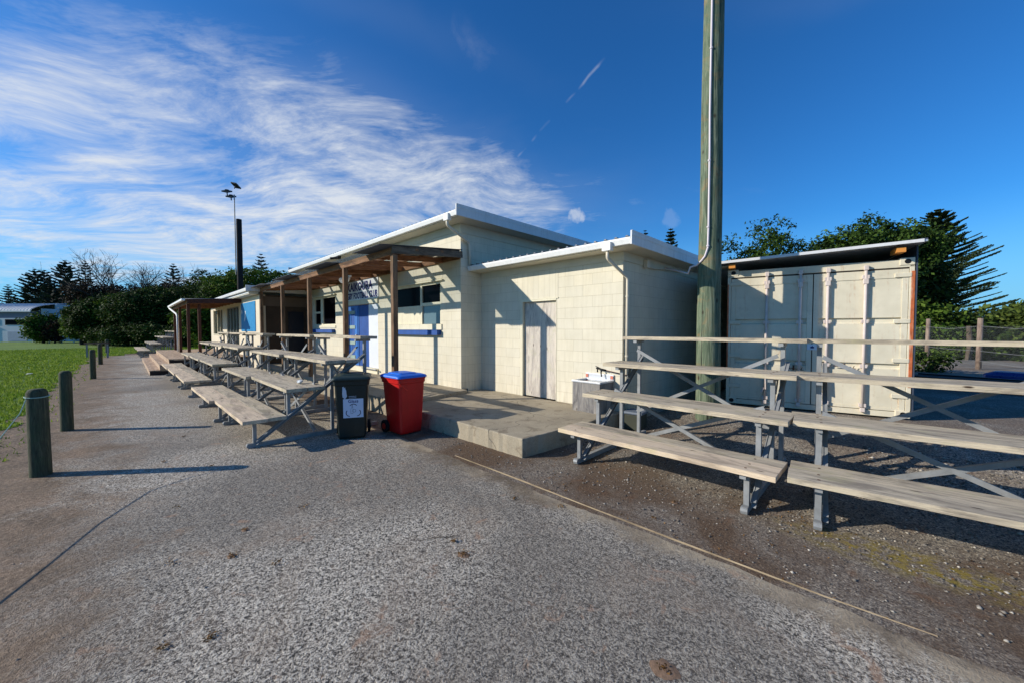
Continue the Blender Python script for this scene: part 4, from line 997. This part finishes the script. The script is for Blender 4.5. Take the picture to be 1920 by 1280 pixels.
def tree(name,x,y,H,rad,m,lab,cat='tree',group=None,n=9000,size=.17,trunk=.25,low=.12,clump=9,extra=(),bark='barkdark',hollow=.45,ry=None):
    t=empty(name,(x,y,0),0,lab,cat,group)
    ry=ry or rad
    zc=H*(1+low)/2; rz=H*(1-low)/2
    bl=[(0,0,zc,rad*.85,ry*.85,rz*.93)]
    r_=random.Random(int(x*7+y*13))
    for i in range(7):
        a=r_.uniform(0,6.28); rr=r_.uniform(.35,.72); s=r_.uniform(.35,.55); bl.append((rad*rr*math.cos(a),ry*rr*math.sin(a),zc+rz*r_.uniform(-.45,.62),rad*s,ry*s,rz*s*.8))
    bl+=list(extra)
    crown('crown',bl,n,size,m,t,clump,hollow)
    mb=MB(); mb.tube([(0,0,-.1),(.05*trunk,.1*trunk,H*.3),(0,0,H*.62)],[trunk,trunk*.75,trunk*.3],8)
    for i in range(5):
        a=r_.uniform(0,6.28); mb.tube([(0,0,H*.25),(rad*.3*math.cos(a),ry*.3*math.sin(a),H*.45),(rad*.6*math.cos(a),ry*.6*math.sin(a),H*.68)],[trunk*.5,trunk*.3,trunk*.1],6)
    mb.build('trunk',M[bark],t); return t
G1='dark trees beyond the field'
tree('broadleaf_tree',-57.6,-9.2,3.7,1.7,M['leaf_mid'],'low green tree at the left end of the dark tree mass, beside the white hall','tree',G1,18400,.13)
tree('broadleaf_tree',-56.2,-7.9,5.0,2.3,M['leaf_dark'],'second tree from the white hall in the dark tree mass, slightly taller','tree',G1,20700,.13)
tree('broadleaf_tree',-55.5,-5.9,5.7,2.9,M['leaf_mid'],'dark green tree directly below the left part of the bare tree','tree',G1,23000,.13)
tree('broadleaf_tree',-52.0,-4.3,6.3,3.2,M['leaf_dark'],'dark bushy tree directly below the bare tree trunk','tree',G1,25299,.13)
tree('broadleaf_tree',-50.5,-1.6,6.0,3.0,M['leaf_dark'],'dark tree behind the far bleachers','tree',G1,23000,.13)
tree('broadleaf_tree',-46.0,.4,6.0,3.0,M['leaf_dark'],'dark tree seen through the posts of the far veranda','tree',G1,23000,.13)
tree('broadleaf_tree',-60.7,1.4,9.2,4.2,M['leaf_dark'],'tall round dark tree rising left of the floodlight pole','tree',G1,27599,.14)
tree('domed_tree',-44.5,3.9,8.5,4.4,M['leaf_mid'],'sunlit dome shaped tree behind the left roof, right of the floodlight pole','tree',G1,32199,.13)
tree('domed_tree',-46.0,.9+1.0,7.6,2.6,M['leaf_mid'],'lit rounded green tree directly behind the floodlight pole','tree',G1,20700,.13)
tree('broadleaf_tree',-71.0,-2.2,8.4,5.2,M['leaf_brown'],'dull brownish tree mass under the bare tree branches','tree',G1,25299,.16)
tree('broadleaf_tree',-72.0,-7.0,7.5,4.2,M['leaf_brown'],'brownish tree mass left of the bare tree, behind the green ones','tree',G1,20700,.16)
tree('broadleaf_tree',-38.0,-1.2,4.2,2.2,M['leaf_mid'],'green shrub seen between the far veranda posts and the cream wall','shrub',None,7000,.15)
# low hedge line at the foot of the trees
for i,(x,y,w_) in enumerate(((-53,-7.6,1.7),(-50,-6.0,2.2),(-47.5,-3.6,2.2),(-44.5,-1.8,2.2))):
    tree('low_shrub',x,y,2.1,w_,M['leaf_dark'],['low dark shrub at the foot of the trees, nearest the white hall','low dark shrub at the foot of the trees, second from the white hall','low dark shrub at the foot of the trees behind the farthest bollard','low dark shrub at the foot of the trees behind the distant bleachers'][i],'shrub','low shrubs under the trees',4500,.13,trunk=.08,low=.0)
def norfolk(x,y,H,Wd,lab,m,whorls=22,nb=6,det=10,group=None,h0=.18,thick=.05,droop=.0,seed=1,sub=False):
    t=empty('norfolk_pine',(x,y,0),0,lab,'pine tree',group)
    r_=np.random.default_rng(seed); cones=[]  # (p0,p1,r)
    for i in range(whorls):
        u=i/(whorls-1); z=H*(h0+(1-h0)*(u**.92)); L=Wd*((1-u)**.72)*r_.uniform(.86,1.08)+.12
        a0=r_.uniform(0,6.28)
        for k in range(nb):
            a=a0+2*np.pi*k/nb+r_.normal(0,.14); d=np.array([np.cos(a),np.sin(a),0]); s=np.array([-np.sin(a),np.cos(a),0]); l=L*r_.uniform(.78,1.1)
            rise=.08+.22*u-droop*(1-u)
            def P(q): return d*l*q+np.array([0,0,z+l*(rise*q+.16*q*q)])
            prev=P(0)
            for j in range(1,det+1):
                p=P(j/det); cones.append((prev,p,thick*(1.15-j/det*.5))); 
                if j>1:
                    w_=((.17 if sub else .30)*l*(1-(j/det))**.4+(.22 if sub else .16))*r_.uniform(.8,1.1)
                    for sg2 in (1,-1):
                        e=p+(s*sg2*.72+d*.68)*w_+np.array([0,0,w_*.22]); cones.append((p,e,thick*.95))
                        if sub:
                            for qq in (.45,.75):
                                pm=p+(e-p)*qq
                                for s3 in (1,-1): cones.append((pm,pm+(s*s3*.5+d*.5)*w_*.36+np.array([0,0,w_*.14]),thick*.8))
                prev=p
    C=np.array([[c[0],c[1]] for c in cones]); r=np.array([c[2] for c in cones])[:,None]
    ax=C[:,1]-C[:,0]; L=np.linalg.norm(ax,axis=1)[:,None]; ax/=L
    up=np.array([0,0,1.]); b=np.cross(ax,up); b/=np.linalg.norm(b,axis=1)[:,None]; cc=np.cross(b,ax)
    V=[]
    for q,f in ((0,1.),(1,.55)):
        for k in range(3):
            th=2*np.pi*k/3+.5; V.append(C[:,q]+(b*np.cos(th)+cc*np.sin(th))*r*f)
    V=np.stack(V,1); n=len(V); base=np.array([(0,1,4,3),(1,2,5,4),(2,0,3,5)])
    F=(base[None]+6*np.arange(n)[:,None,None]).reshape(-1,4)
    npmesh('crown',V.reshape(-1,3),F,m,t)
    MB().tube([(0,0,0),(0,0,H*.5),(0,0,H)],[H*.018,H*.011,.02],8).build('trunk',M['barkdark'],t); return t
GP='norfolk pines on the skyline'
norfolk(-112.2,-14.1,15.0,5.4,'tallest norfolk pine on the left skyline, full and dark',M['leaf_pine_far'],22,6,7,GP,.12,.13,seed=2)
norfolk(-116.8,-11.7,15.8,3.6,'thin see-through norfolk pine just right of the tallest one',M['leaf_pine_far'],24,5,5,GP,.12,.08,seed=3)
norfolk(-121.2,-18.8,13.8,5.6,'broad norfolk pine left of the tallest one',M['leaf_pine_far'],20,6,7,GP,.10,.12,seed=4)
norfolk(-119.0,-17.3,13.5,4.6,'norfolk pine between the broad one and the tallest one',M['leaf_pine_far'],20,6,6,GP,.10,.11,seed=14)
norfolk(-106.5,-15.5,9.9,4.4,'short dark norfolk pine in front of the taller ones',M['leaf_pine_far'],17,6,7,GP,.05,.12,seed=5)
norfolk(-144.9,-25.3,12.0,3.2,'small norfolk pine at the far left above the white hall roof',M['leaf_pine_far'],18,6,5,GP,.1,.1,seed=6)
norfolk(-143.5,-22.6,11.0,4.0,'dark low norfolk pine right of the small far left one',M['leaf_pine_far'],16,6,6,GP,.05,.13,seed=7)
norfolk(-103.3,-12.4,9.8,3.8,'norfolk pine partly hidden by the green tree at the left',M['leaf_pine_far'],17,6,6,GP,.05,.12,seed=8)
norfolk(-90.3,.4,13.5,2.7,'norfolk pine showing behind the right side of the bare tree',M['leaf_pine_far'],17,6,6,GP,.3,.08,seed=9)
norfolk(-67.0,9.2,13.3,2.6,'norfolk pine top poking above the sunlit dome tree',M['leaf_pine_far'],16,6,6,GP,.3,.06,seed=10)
norfolk(-13.3,35.0,12.2,1.5,'small tufted pine top above the clubhouse roof, left of the thick pole',M['leaf_pine'],18,7,7,GP,.4,.05,seed=11)
norfolk(-24.0,51.6,17.0,1.9,'tiny pine tip showing just over the roof edge',M['leaf_pine'],18,7,7,GP,.4,.05,seed=12)
norfolk(6.35,44.4,12.0,4.9,'large norfolk pine behind the shipping container at the right',M['leaf_pine'],26,8,15,GP,.10,.042,seed=13,sub=True)
# bare tree
def bare(x,y,H,lab):
    t=empty('bare_tree',(x,y,0),0,lab,'tree'); r_=random.Random(5); mb=MB()
    def br(p,d,l,r,lev):
        e=p+d*l; mid=(p+e)/2+Vector((r_.gauss(0,1),r_.gauss(0,1),r_.gauss(0,.6)))*l*.06
        mb.tube([p,mid,e],[r,r*.82,r*.62],5 if lev<2 else 3,cap=False)
        if lev>=6: return
        for k in range(3 if lev in (1,2,3,4) else 2):
            dd=(d+Vector((r_.gauss(0,.55),r_.gauss(0,.55),r_.gauss(.12,.3)))).normalized()
            if dd.z<-.1: dd.z=abs(dd.z)*.3
            br(e,dd,l*r_.uniform(.66,.86),r*.6,lev+1)
            if lev>1 and r_.random()<.45:
                d2=(d+Vector((r_.gauss(0,.8),r_.gauss(0,.8),r_.gauss(0,.4)))).normalized(); br(mid,d2,l*.55,r*.4,max(lev+2,4))
    for a in range(5):
        an=a*1.26; br(Vector((0,0,H*.20)),Vector((math.cos(an)*.85,math.sin(an)*.85,.75)).normalized(),H*.29,.17,1)
    A=np.array(mb.v); hi=A[A[:,2]>H*.5]; c=hi.mean(0); top=A[:,2].max()
    mb.v=[(x-c[0]*min(1,z/(H*.6)),y-c[1]*min(1,z/(H*.6)),z*11.9/top) for x,y,z in mb.v]
    mb.tube([(0,0,0),(0,0,H*.22)],[.4,.28],8).build('branches',M['barkdark'],t)
    return t
bare(-69.9,-4.8,10.8,'large bare leafless tree with a wide fan of branches above the dark trees')
# right hand trees
tree('broad_leaf_tree',-1.85,20.5,7.5,1.9,M['leaf_glossy'],'loose leafy tree right of the thick pole, behind the container roof','tree',None,11000,.09,trunk=.2,low=.3,clump=8,hollow=.2,extra=[(-2.0,-1.2,6.7,1.0,.9,.6),(.0,.2,7.3,1.2,1.1,.75),(1.2,.6,6.1,1.0,1.0,.8),(-1.7,-.9,4.7,1.6,1.4,.6)])
tree('broad_leaf_tree',2.1,23.8,8.1,2.9,M['leaf_glossy'],'dense glossy dome tree above the middle of the container roof','tree',None,42000,.10,trunk=.3,low=.2,clump=8,hollow=.3,extra=[(.9,1.0,6.4,2.6,2.4,1.1),(-1.7,-1.4,5.0,1.7,1.5,.9)])
tree('broadleaf_tree',4.3,27.5,6.9,2.2,M['leaf_dark'],'dark tree between the dome tree and the large norfolk pine','tree',None,10000,.15,trunk=.25,low=.1,hollow=.3)
tree('broadleaf_tree',4.3,21.9,3.0,1.6,M['leaf_mid'],'green shrub right beside the container edge, behind the wire fence','shrub','shrubs behind the wire fence',8000,.11,trunk=.1,low=.0,extra=[(-.7,-1.0,.5,1.2,.9,.55),(.8,-.9,.5,1.2,.9,.55),(0,-.7,1.0,1.6,1.1,.8)])
tree('broadleaf_tree',5.8,22.9,2.7,1.7,M['leaf_dark'],'dark shrub between the two fence posts','shrub','shrubs behind the wire fence',8000,.11,trunk=.1,low=.0,extra=[(-.7,-1.0,.5,1.2,.9,.55),(.8,-.9,.5,1.2,.9,.55),(0,-.7,1.0,1.6,1.1,.8)])
tree('broadleaf_tree',7.3,23.9,2.8,1.8,M['leaf_olive'],'olive shrub just right of the right fence post','shrub','shrubs behind the wire fence',8000,.12,trunk=.1,low=.0,extra=[(-.7,-1.0,.5,1.2,.9,.55),(.8,-.9,.5,1.2,.9,.55),(0,-.7,1.0,1.6,1.1,.8)])
tree('broadleaf_tree',9.3,25.8,3.0,2.2,M['leaf_mid'],'green shrub behind the fence at the right edge','shrub','shrubs behind the wire fence',8000,.13,trunk=.1,low=.0,extra=[(-.7,-1.0,.5,1.2,.9,.55),(.8,-.9,.5,1.2,.9,.55),(0,-.7,1.0,1.6,1.1,.8)])
tree('broadleaf_tree',19.4,86.0,6.2,5.8,M['leaf_olive'],'large hazy olive tree canopy at the far right edge','tree',None,9000,.34,trunk=.4,low=.02)
tree('broadleaf_tree',25.5,84.0,9.4,7.0,M['leaf_olive'],'tallest olive canopy, cut off by the right edge','tree',None,9000,.34,trunk=.4,low=.02)
tr=MB().tube([(5.85,20.4,0),(5.9,20.5,.9),(5.85,20.5,1.8)],[.12,.10,.08],10).build('tree_stump',M['bark']); tag(tr,'pale grey trunk stub standing behind the wire fence between its posts','tree trunk')
sh=tree('small_shrub',4.25,12.6,.95,.5,M['leaf_dark'],'small dark straggly plant at the foot of the left fence post','plant',None,900,.06,trunk=.03,low=.0)
# palm-like shrub before white hall
tree('bushy_tree',-68.6,-12.9,3.5,1.15,M['leaf_mid'],'bushy tree in front of the white hall','tree',None,5000,.16,trunk=.15,low=.05,ry=1.4)
tree('red_leaved_shrub',-67.4,-11.9,2.6,.95,M['leaf_red'],'dark reddish shrub growing against the bushy tree before the white hall','shrub',None,3000,.14,trunk=.1,low=.05)

# ------------------------------------------------------------------ wire fence
wf=empty('wire_fence',(5.0,16.8,0),0,'chain link fence with two round timber posts right of the container','fence')
def W2(x,y): return (x-5.0,y-16.8)
pp=[(-1.0+3.4,27.0),(3.48,22.7),(4.51,18.59),(5.53,14.96),(6.55,11.3),(7.6,7.6)]
for (x,y),H in zip(pp,(2.1,2.1,2.1,2.03,2.05,2.05)):
    q=W2(x,y); MB().tube([(q[0],q[1],0),(q[0]+.01,q[1],H)],[.075,.068],12).build('post',M['fencewood'],wf,smooth=True)
def mat_mesh():
    t=NT('chain_link'); v=t.coord(); x,y,z=t.sep(v)[:3]
    h=t.math('MULTIPLY',y,1.04)
    def stripes(s):
        q=t.math('ADD',h,t.math('MULTIPLY',z,s)); q=t.math('MULTIPLY',q,1/.085); f=t.math('FRACT',q); return t.math('LESS_THAN',t.math('ABSOLUTE',t.math('SUBTRACT',f,.5)),.022)
    mk=t.math('MAXIMUM',stripes(1.),stripes(-1.)); tr=t.n('ShaderNodeBsdfTransparent'); mx=t.n('ShaderNodeMixShader'); t.l(mk,mx.inputs[0])
    t.col(rgb(120,126,128)); t.rough(.5)
    t.l(tr.outputs[0],mx.inputs[1]); t.l(t.p.outputs[0],mx.inputs[2]); t.l(mx.outputs[0],t.out.inputs[0]); return t.m
mm=MB()
for (a,b) in zip(pp,pp[1:]):
    q0=W2(*a); q1=W2(*b); mm.add([(q0[0],q0[1],.03),(q1[0],q1[1],.03),(q1[0],q1[1],1.75),(q0[0],q0[1],1.75)],[(0,1,2,3)])
mm.build('chain_link_mesh',mat_mesh(),wf)
wr=MB()
for (a,b) in zip(pp,pp[1:]):
    q0=W2(*a); q1=W2(*b)
    for z,sg_ in ((1.76,.10),(.55,.03),(.9,.02)): wr.tube([(q0[0],q0[1],z),((q0[0]+q1[0])/2,(q0[1]+q1[1])/2,z-sg_),(q1[0],q1[1],z)],.006,5)
wr.build('strand_wire',M['steel'],wf)
# low dark topped timber platform beside the container and the blue cover
pf=empty('low_platform',(4.9,7.6,0),R(-17),'low platform of dark capped timber beams in the shade right of the container','platform')
MB().box(-1.4,3.6,-.35,-.25,.44,.52).box(-1.4,3.6,.9,1.0,.42,.50).build('cap_beam',M['black'],pf)
MB().box(-1.35,3.6,-.55,-.42,.02,.17).build('sleeper',M['deckwood'],pf)
for x in (-1.2,.0,1.2,2.4,3.4): MB().box(x,x+.1,-.34,-.26,0,.44).build('post',M['barkdark'],pf)
MB().box(-1.38,3.58,-.25,.9,.44,.47).build('top_boards',M['barkdark'],pf)
bt=empty('blue_tub',(6.0,10.9,0),R(-17),'glossy dark blue plastic tub upside down beyond the platform at the right edge','tub')
loft([rrect(1.7,.9,.1,z=.05),rrect(1.6,.8,.12,z=.42),rrect(1.3,.55,.15,z=.50)]).build('tub_shell',painted('glossy_blue',rgb(22,36,104),.3,.1,spec=.6),bt,bevel=.02)
MB().add([(-2,-1.2,.01),(4,-1.2,.01),(4,2.4,.01),(-2,2.4,.01)],[(0,1,2,3)]) if False else None
# pale gravel road strip beyond the fence
tag(sheet('gravel_road',[(5.9,16.0),(4.9,19.6),(4.2,20.8),(6.4,21.9),(9,25),(16,22),(13,14)],.006,painted('pale_road_gravel',rgb(176,166,150),.9,.15,8,.5,60)),kind='structure')

# ------------------------------------------------------------------ white hall at the far left
hl=empty('white_hall',(-78.5,-16.0,0),R(45.5),'white hall with a ribbed barrel roof at the far left beyond the field','building')
# local x runs to the right across the picture, y away; origin about screen x=35 at 50 m
hw=painted('hall_white',rgb(206,208,212),.7,.06,1,.05,20); 
MB().box(-7,2.0,0,12,0,3.1).build('wall',hw,hl)
MB().box(-7,1.4,.3,12,3.1,4.0).build('upper_wall',painted('slate_cladding',rgb(112,114,126),.7,.08),hl)
# barrel roof: ribbed, curving down to the front and right
br_=MB(); n=14
for i in range(n):
    a0=math.pi/2*i/n; a1=math.pi/2*(i+1)/n
    y0,z0=6-6*math.cos(a0)+.1,4.0+1.3*math.sin(a0); y1,z1=6-6*math.cos(a1)+.1,4.0+1.3*math.sin(a1)
    br_.add([(-7,y0,z0),(1.7,y0,z0),(1.7,y1,z1),(-7,y1,z1)],[(0,1,2,3)])
    k=-6.9
    while k<1.7: 
        br_.add([(k,y0,z0),(k+.06,y0-.01,z0+.05),(k+.12,y0,z0),(k,y1,z1),(k+.06,y1-.01,z1+.05),(k+.12,y1,z1)],[(0,1,4,3),(1,2,5,4)]); k+=.42
br_.box(-7,1.72,0.02,.14,3.9,4.03).build('roof',painted('hall_roof_steel',rgb(222,220,216),.8,.1),hl)
MB().box(1.72,1.95,.0,11,3.1,3.5).box(1.72,1.95,1.2,11,3.5,4.4).box(1.72,1.95,2.8,11,4.4,5.1).build('parapet',hw,hl)
MB().box(2.0,5.6,1.5,9,0,2.35).build('wing_wall',hw,hl)
MB().box(2.0,5.62,1.45,9,2.36,3.0).build('wing_band',painted('band_grey',rgb(150,156,160),.7),hl)
MB().add([(1.9,1.3,3.35),(5.8,1.3,2.95),(5.8,9,2.95),(1.9,9,3.35),(1.9,1.3,3.43),(5.8,1.3,3.03),(5.8,9,3.03),(1.9,9,3.43)],[(0,3,2,1),(4,5,6,7),(0,1,5,4),(1,2,6,5),(2,3,7,6),(3,0,4,7)]).build('wing_roof',bpy.data.materials['hall_roof_steel'],hl)
for a,b in ((-6.5,-4.2),(-3.9,-2.2),(-1.5,1.6)): 
    w=MB().box(a,b,-.03,.0,2.2,2.95).build('window',M['black'],hl); MB().box(a+.1,b-.1,-.036,-.031,2.3,2.85).build('pane',M['glass'],w)
MB().box(-6,-2.6,-.06,0,0,1.9).add([(-6.2,-.1,1.95),(-2.4,-.1,1.95),(-4.3,-.1,2.25),(-6.2,0,1.95),(-2.4,0,1.95),(-4.3,0,2.25)],[(0,1,2),(5,4,3),(0,2,5,3),(1,4,5,2)]).build('porch_panel',hw,hl)
MB().box(-1.2,1.3,-.05,0,.1,1.35).build('garage_door',painted('pale_grey_door',rgb(170,174,186),.6),hl)
for x,h in ((3.6,4.6),(5.4,4.2)):
    p=MB().tube([(x,3,2.9),(x,3,h)],.03,6).bar((x-.5,3,h),(x+.5,3,h-.05),.04,.03)
    for k in range(5): p.bar((x-.45+k*.22,2.8,h),(x-.45+k*.22,3.2,h),.02,.02)
    p.build('aerial',M['steel'],hl)
# white rail fence at the field edge
rf_=empty('rail_fence',(-66,-10,0),0,'low white post and rail fence at the far side of the field','fence')
A=Vector((-68.2,-12.4,0))-Vector((-66,-10,0)); B=Vector((-64.6,-8.3,0))-Vector((-66,-10,0))
MB().bar(A+Vector((0,0,.95)),B+Vector((0,0,.9)),.05,.09).build('rail',M['white'],rf_)
for k in range(5):
    p=A.lerp(B,k/4); MB().box(p.x-.06,p.x+.06,p.y-.06,p.y+.06,0,1.05).build('post',M['trimcream'],rf_)
gt=empty('field_gate',(-63,-7.2,0),R(45),'small grey metal gate frame in the fence line beyond the field','gate')
MB().tube([(-.6,0,0),(-.6,0,1.1),(.6,0,1.1),(.6,0,0)],.04,6).bar((-.6,0,.55),(.6,0,.55),.04,.04).build('gate_frame',M['steel'],gt)

# ------------------------------------------------------------------ sky, sun, camera
SUN_AZ=math.atan2(1,.82); tl=math.tan(R(24.3)); dv=Vector((.82,1,0)).normalized(); dv.z=-tl; dv.normalize()   # light travels this way
sun=bpy.data.lights.new('sun','SUN'); sun.energy=4.95; sun.angle=R(.53); sun.color=(1,.93,.82)
so=bpy.data.objects.new('sun',sun); COL.objects.link(so); so.rotation_euler=dv.to_track_quat('-Z','Y').to_euler()
w=bpy.data.worlds.new('World'); SC.world=w; w.use_nodes=True; nt=w.node_tree; nt.nodes.clear()
class WT(NT):
    def __init__(s): s.t=nt
T=WT()
out=T.n('ShaderNodeOutputWorld'); bg=T.n('ShaderNodeBackground'); T.l(bg.outputs[0],out.inputs[0]); bg.inputs[1].default_value=.066
sky=T.n('ShaderNodeTexSky',sky_type='NISHITA'); sky.sun_disc=False; sky.sun_elevation=R(24.3)
ts=-dv; sky.sun_rotation=math.atan2(ts.x,ts.y); sky.air_density=1.0; sky.dust_density=.25; sky.ozone_density=3.5; sky.altitude=0
hs=T.n('ShaderNodeHueSaturation'); hs.inputs['Saturation'].default_value=1.12; hs.inputs['Value'].default_value=1.; hs.inputs['Hue'].default_value=.5; T.l(sky.outputs[0],hs.inputs['Color'])
skym=T.mix(1.,hs.outputs[0],(.52,1.42,2.12,1),'MULTIPLY')
dirv=T.coord('Generated')
hz=T.n('ShaderNodeMapRange'); hz.interpolation_type='SMOOTHSTEP'; hz.inputs[1].default_value=.24; hz.inputs[2].default_value=-.01; T.l(T.sep(dirv)[2],hz.inputs[0])
skym=T.mix(T.math('MULTIPLY',hz.outputs[0],.85),skym,(3.3,8.0,12.6,1))
# rotate so that +Y is the viewing azimuth of the building corner, then project onto a high cloud layer
rot=T.map(dirv,rot=(0,0,-R(44.5)))
x,y,z=T.sep(rot)[:3]
zz=T.math('MAXIMUM',z,.0); den=T.math('ADD',zz,.14); px=T.math('DIVIDE',x,den); py=T.math('DIVIDE',y,den)
P=T.comb(px,py,0.)
wob=T.n('ShaderNodeTexNoise'); wob.inputs['Scale'].default_value=.9; wob.inputs['Detail'].default_value=2; T.l(P,wob.inputs['Vector'])
wsc=T.n('ShaderNodeVectorMath',operation='SCALE'); wsc.inputs['Scale'].default_value=.95; T.l(wob.outputs['Color'],wsc.inputs[0])
Pa=T.n('ShaderNodeVectorMath',operation='ADD'); T.l(P,Pa.inputs[0]); T.l(wsc.outputs[0],Pa.inputs[1]); PW=Pa.outputs[0]
mid=T.noise(T.map(PW,(1.5,1.9,1),rot=(0,0,R(28))),2.0,6,.62)
streak=T.noise(T.map(PW,(1.4,3.2,1),rot=(0,0,R(40))),2.6,6,.70)
fine=T.noise(T.map(PW,(2.4,11.,1),rot=(0,0,R(18))),2.4,4,.8)
s=T.math('ADD',T.math('ADD',T.math('MULTIPLY',streak,.36),T.math('MULTIPLY',mid,.50)),T.math('MULTIPLY',fine,.14))
# cirrus banks, placed by compass direction and height above the horizon
yy=T.math('MAXIMUM',y,.08); gx=T.math('DIVIDE',x,yy); gy=T.math('DIVIDE',z,yy)
wgx=T.math('ADD',gx,T.math('MULTIPLY',T.math('SUBTRACT',T.noise(PW,1.6,3,.6),.5),.34)); wgy=T.math('ADD',gy,T.math('MULTIPLY',T.math('SUBTRACT',T.noise(PW,1.9,3,.6),.5),.22))
cov=None
for (qx,qy,rx_,ry_,an_,am) in ((60,190,430,120,8,1.),(330,90,330,60,20,.42),(640,250,330,75,16,.72),(840,330,190,46,14,.66),(520,400,420,70,-4,1.),(150,350,380,50,-3,.6),(60,430,330,20,4,.75),(480,455,520,62,-3,.8),(40,330,300,60,0,.5),(300,500,560,34,0,.5),(640,30,300,40,18,.22),(1560,0,260,30,-6,.16)):
    cx_=(qx-960)/710; cy_=(617-qy)/710; ca,sa=math.cos(R(-an_)),math.sin(R(-an_))
    dx_=T.math('SUBTRACT',wgx,cx_); dy_=T.math('SUBTRACT',wgy,cy_)
    e1=T.math('MULTIPLY',T.math('ADD',T.math('MULTIPLY',dx_,ca),T.math('MULTIPLY',dy_,sa)),710/rx_); e2=T.math('MULTIPLY',T.math('SUBTRACT',T.math('MULTIPLY',dy_,ca),T.math('MULTIPLY',dx_,sa)),710/ry_)
    q=T.math('MULTIPLY',T.math('EXPONENT',T.math('MULTIPLY',T.math('ADD',T.math('MULTIPLY',e1,e1),T.math('MULTIPLY',e2,e2)),-1.)),am)
    cov=q if cov is None else T.math('SUBTRACT',T.math('ADD',cov,q),T.math('MULTIPLY',cov,q))
thr=T.math('ADD',s,T.math('MULTIPLY',cov,.30))
cm=T.ramp(thr,[(.575,0.),(.71,.36),(.87,1.)])
cm=T.math('MULTIPLY',cm,T.math('MINIMUM',T.math('MULTIPLY',cov,2.0),1.))
cm=T.math('MAXIMUM',cm,T.math('MULTIPLY',cov,.14))
def sd(px_,py_):
    v=Vector(((px_-960)/710,1+(640-py_)/710*.032,-.032+(640-py_)/710)); return v.normalized()
# short broken contrail and two small puffs, by direction in the sky
def dot(vec,c):
    d=T.n('ShaderNodeVectorMath',operation='DOT_PRODUCT'); T.l(vec,d.inputs[0]); d.inputs[1].default_value=c; return d.outputs['Value']
a_,b_=sd(925,345),sd(1150,92); nrm=a_.cross(b_).normalized(); tv=(b_-a_).normalized()
rot3=T.comb(x,y,z)
off=T.math('ABSOLUTE',T.math('ADD',dot(rot3,nrm),T.math('MULTIPLY',T.math('SUBTRACT',T.noise(rot3,14,3),.5),.012)))
along=dot(rot3,tv); la,lb_=a_.dot(tv),b_.dot(tv)
seg_=T.math('MULTIPLY',T.math('GREATER_THAN',along,la),T.math('LESS_THAN',along,lb_))
gapn=T.ramp(T.noise(T.comb(along,0.,0.),13,2),[(.48,0.),(.60,1.)])
trail=T.math('MULTIPLY',T.math('MULTIPLY',T.ramp(off,[(.0,.35),(.0028,0.)]),seg_),gapn)
cm=T.math('MAXIMUM',cm,T.math('MULTIPLY',trail,.7))
for (qx,qy,rad_,am) in ((1085,408,.00026,.6),(1255,412,.0003,.12)):
    dd=T.math('SUBTRACT',1.,dot(rot3,sd(qx,qy))); dd=T.math('ADD',dd,T.math('MULTIPLY',T.math('SUBTRACT',T.noise(rot3,26,4),.5),rad_*4.))
    mr=T.n('ShaderNodeMapRange'); mr.interpolation_type='SMOOTHSTEP'; mr.inputs[1].default_value=rad_; mr.inputs[2].default_value=0.; mr.inputs[3].default_value=0.; mr.inputs[4].default_value=am; T.l(dd,mr.inputs[0])
    cm=T.math('MAXIMUM',cm,mr.outputs[0])
skyc=T.mix(T.math('MULTIPLY',cm,.93),skym,(10.8,11.4,12.2,1))
T.l(skyc,bg.inputs[0])

cam=bpy.data.cameras.new('camera'); co=bpy.data.objects.new('camera',cam); COL.objects.link(co)
co.location=(3.158,-5.884,1.65); co.rotation_euler=(R(90-1.83),0,R(44.5)); cam.sensor_width=36; cam.lens=710/1920*36; cam.clip_end=3000; cam.clip_start=.05
SC.camera=co
SC.view_settings.view_transform='Standard'; SC.view_settings.look='None'; SC.view_settings.exposure=.08; SC.view_settings.gamma=1
SC.render.resolution_x=1024; SC.render.resolution_y=682
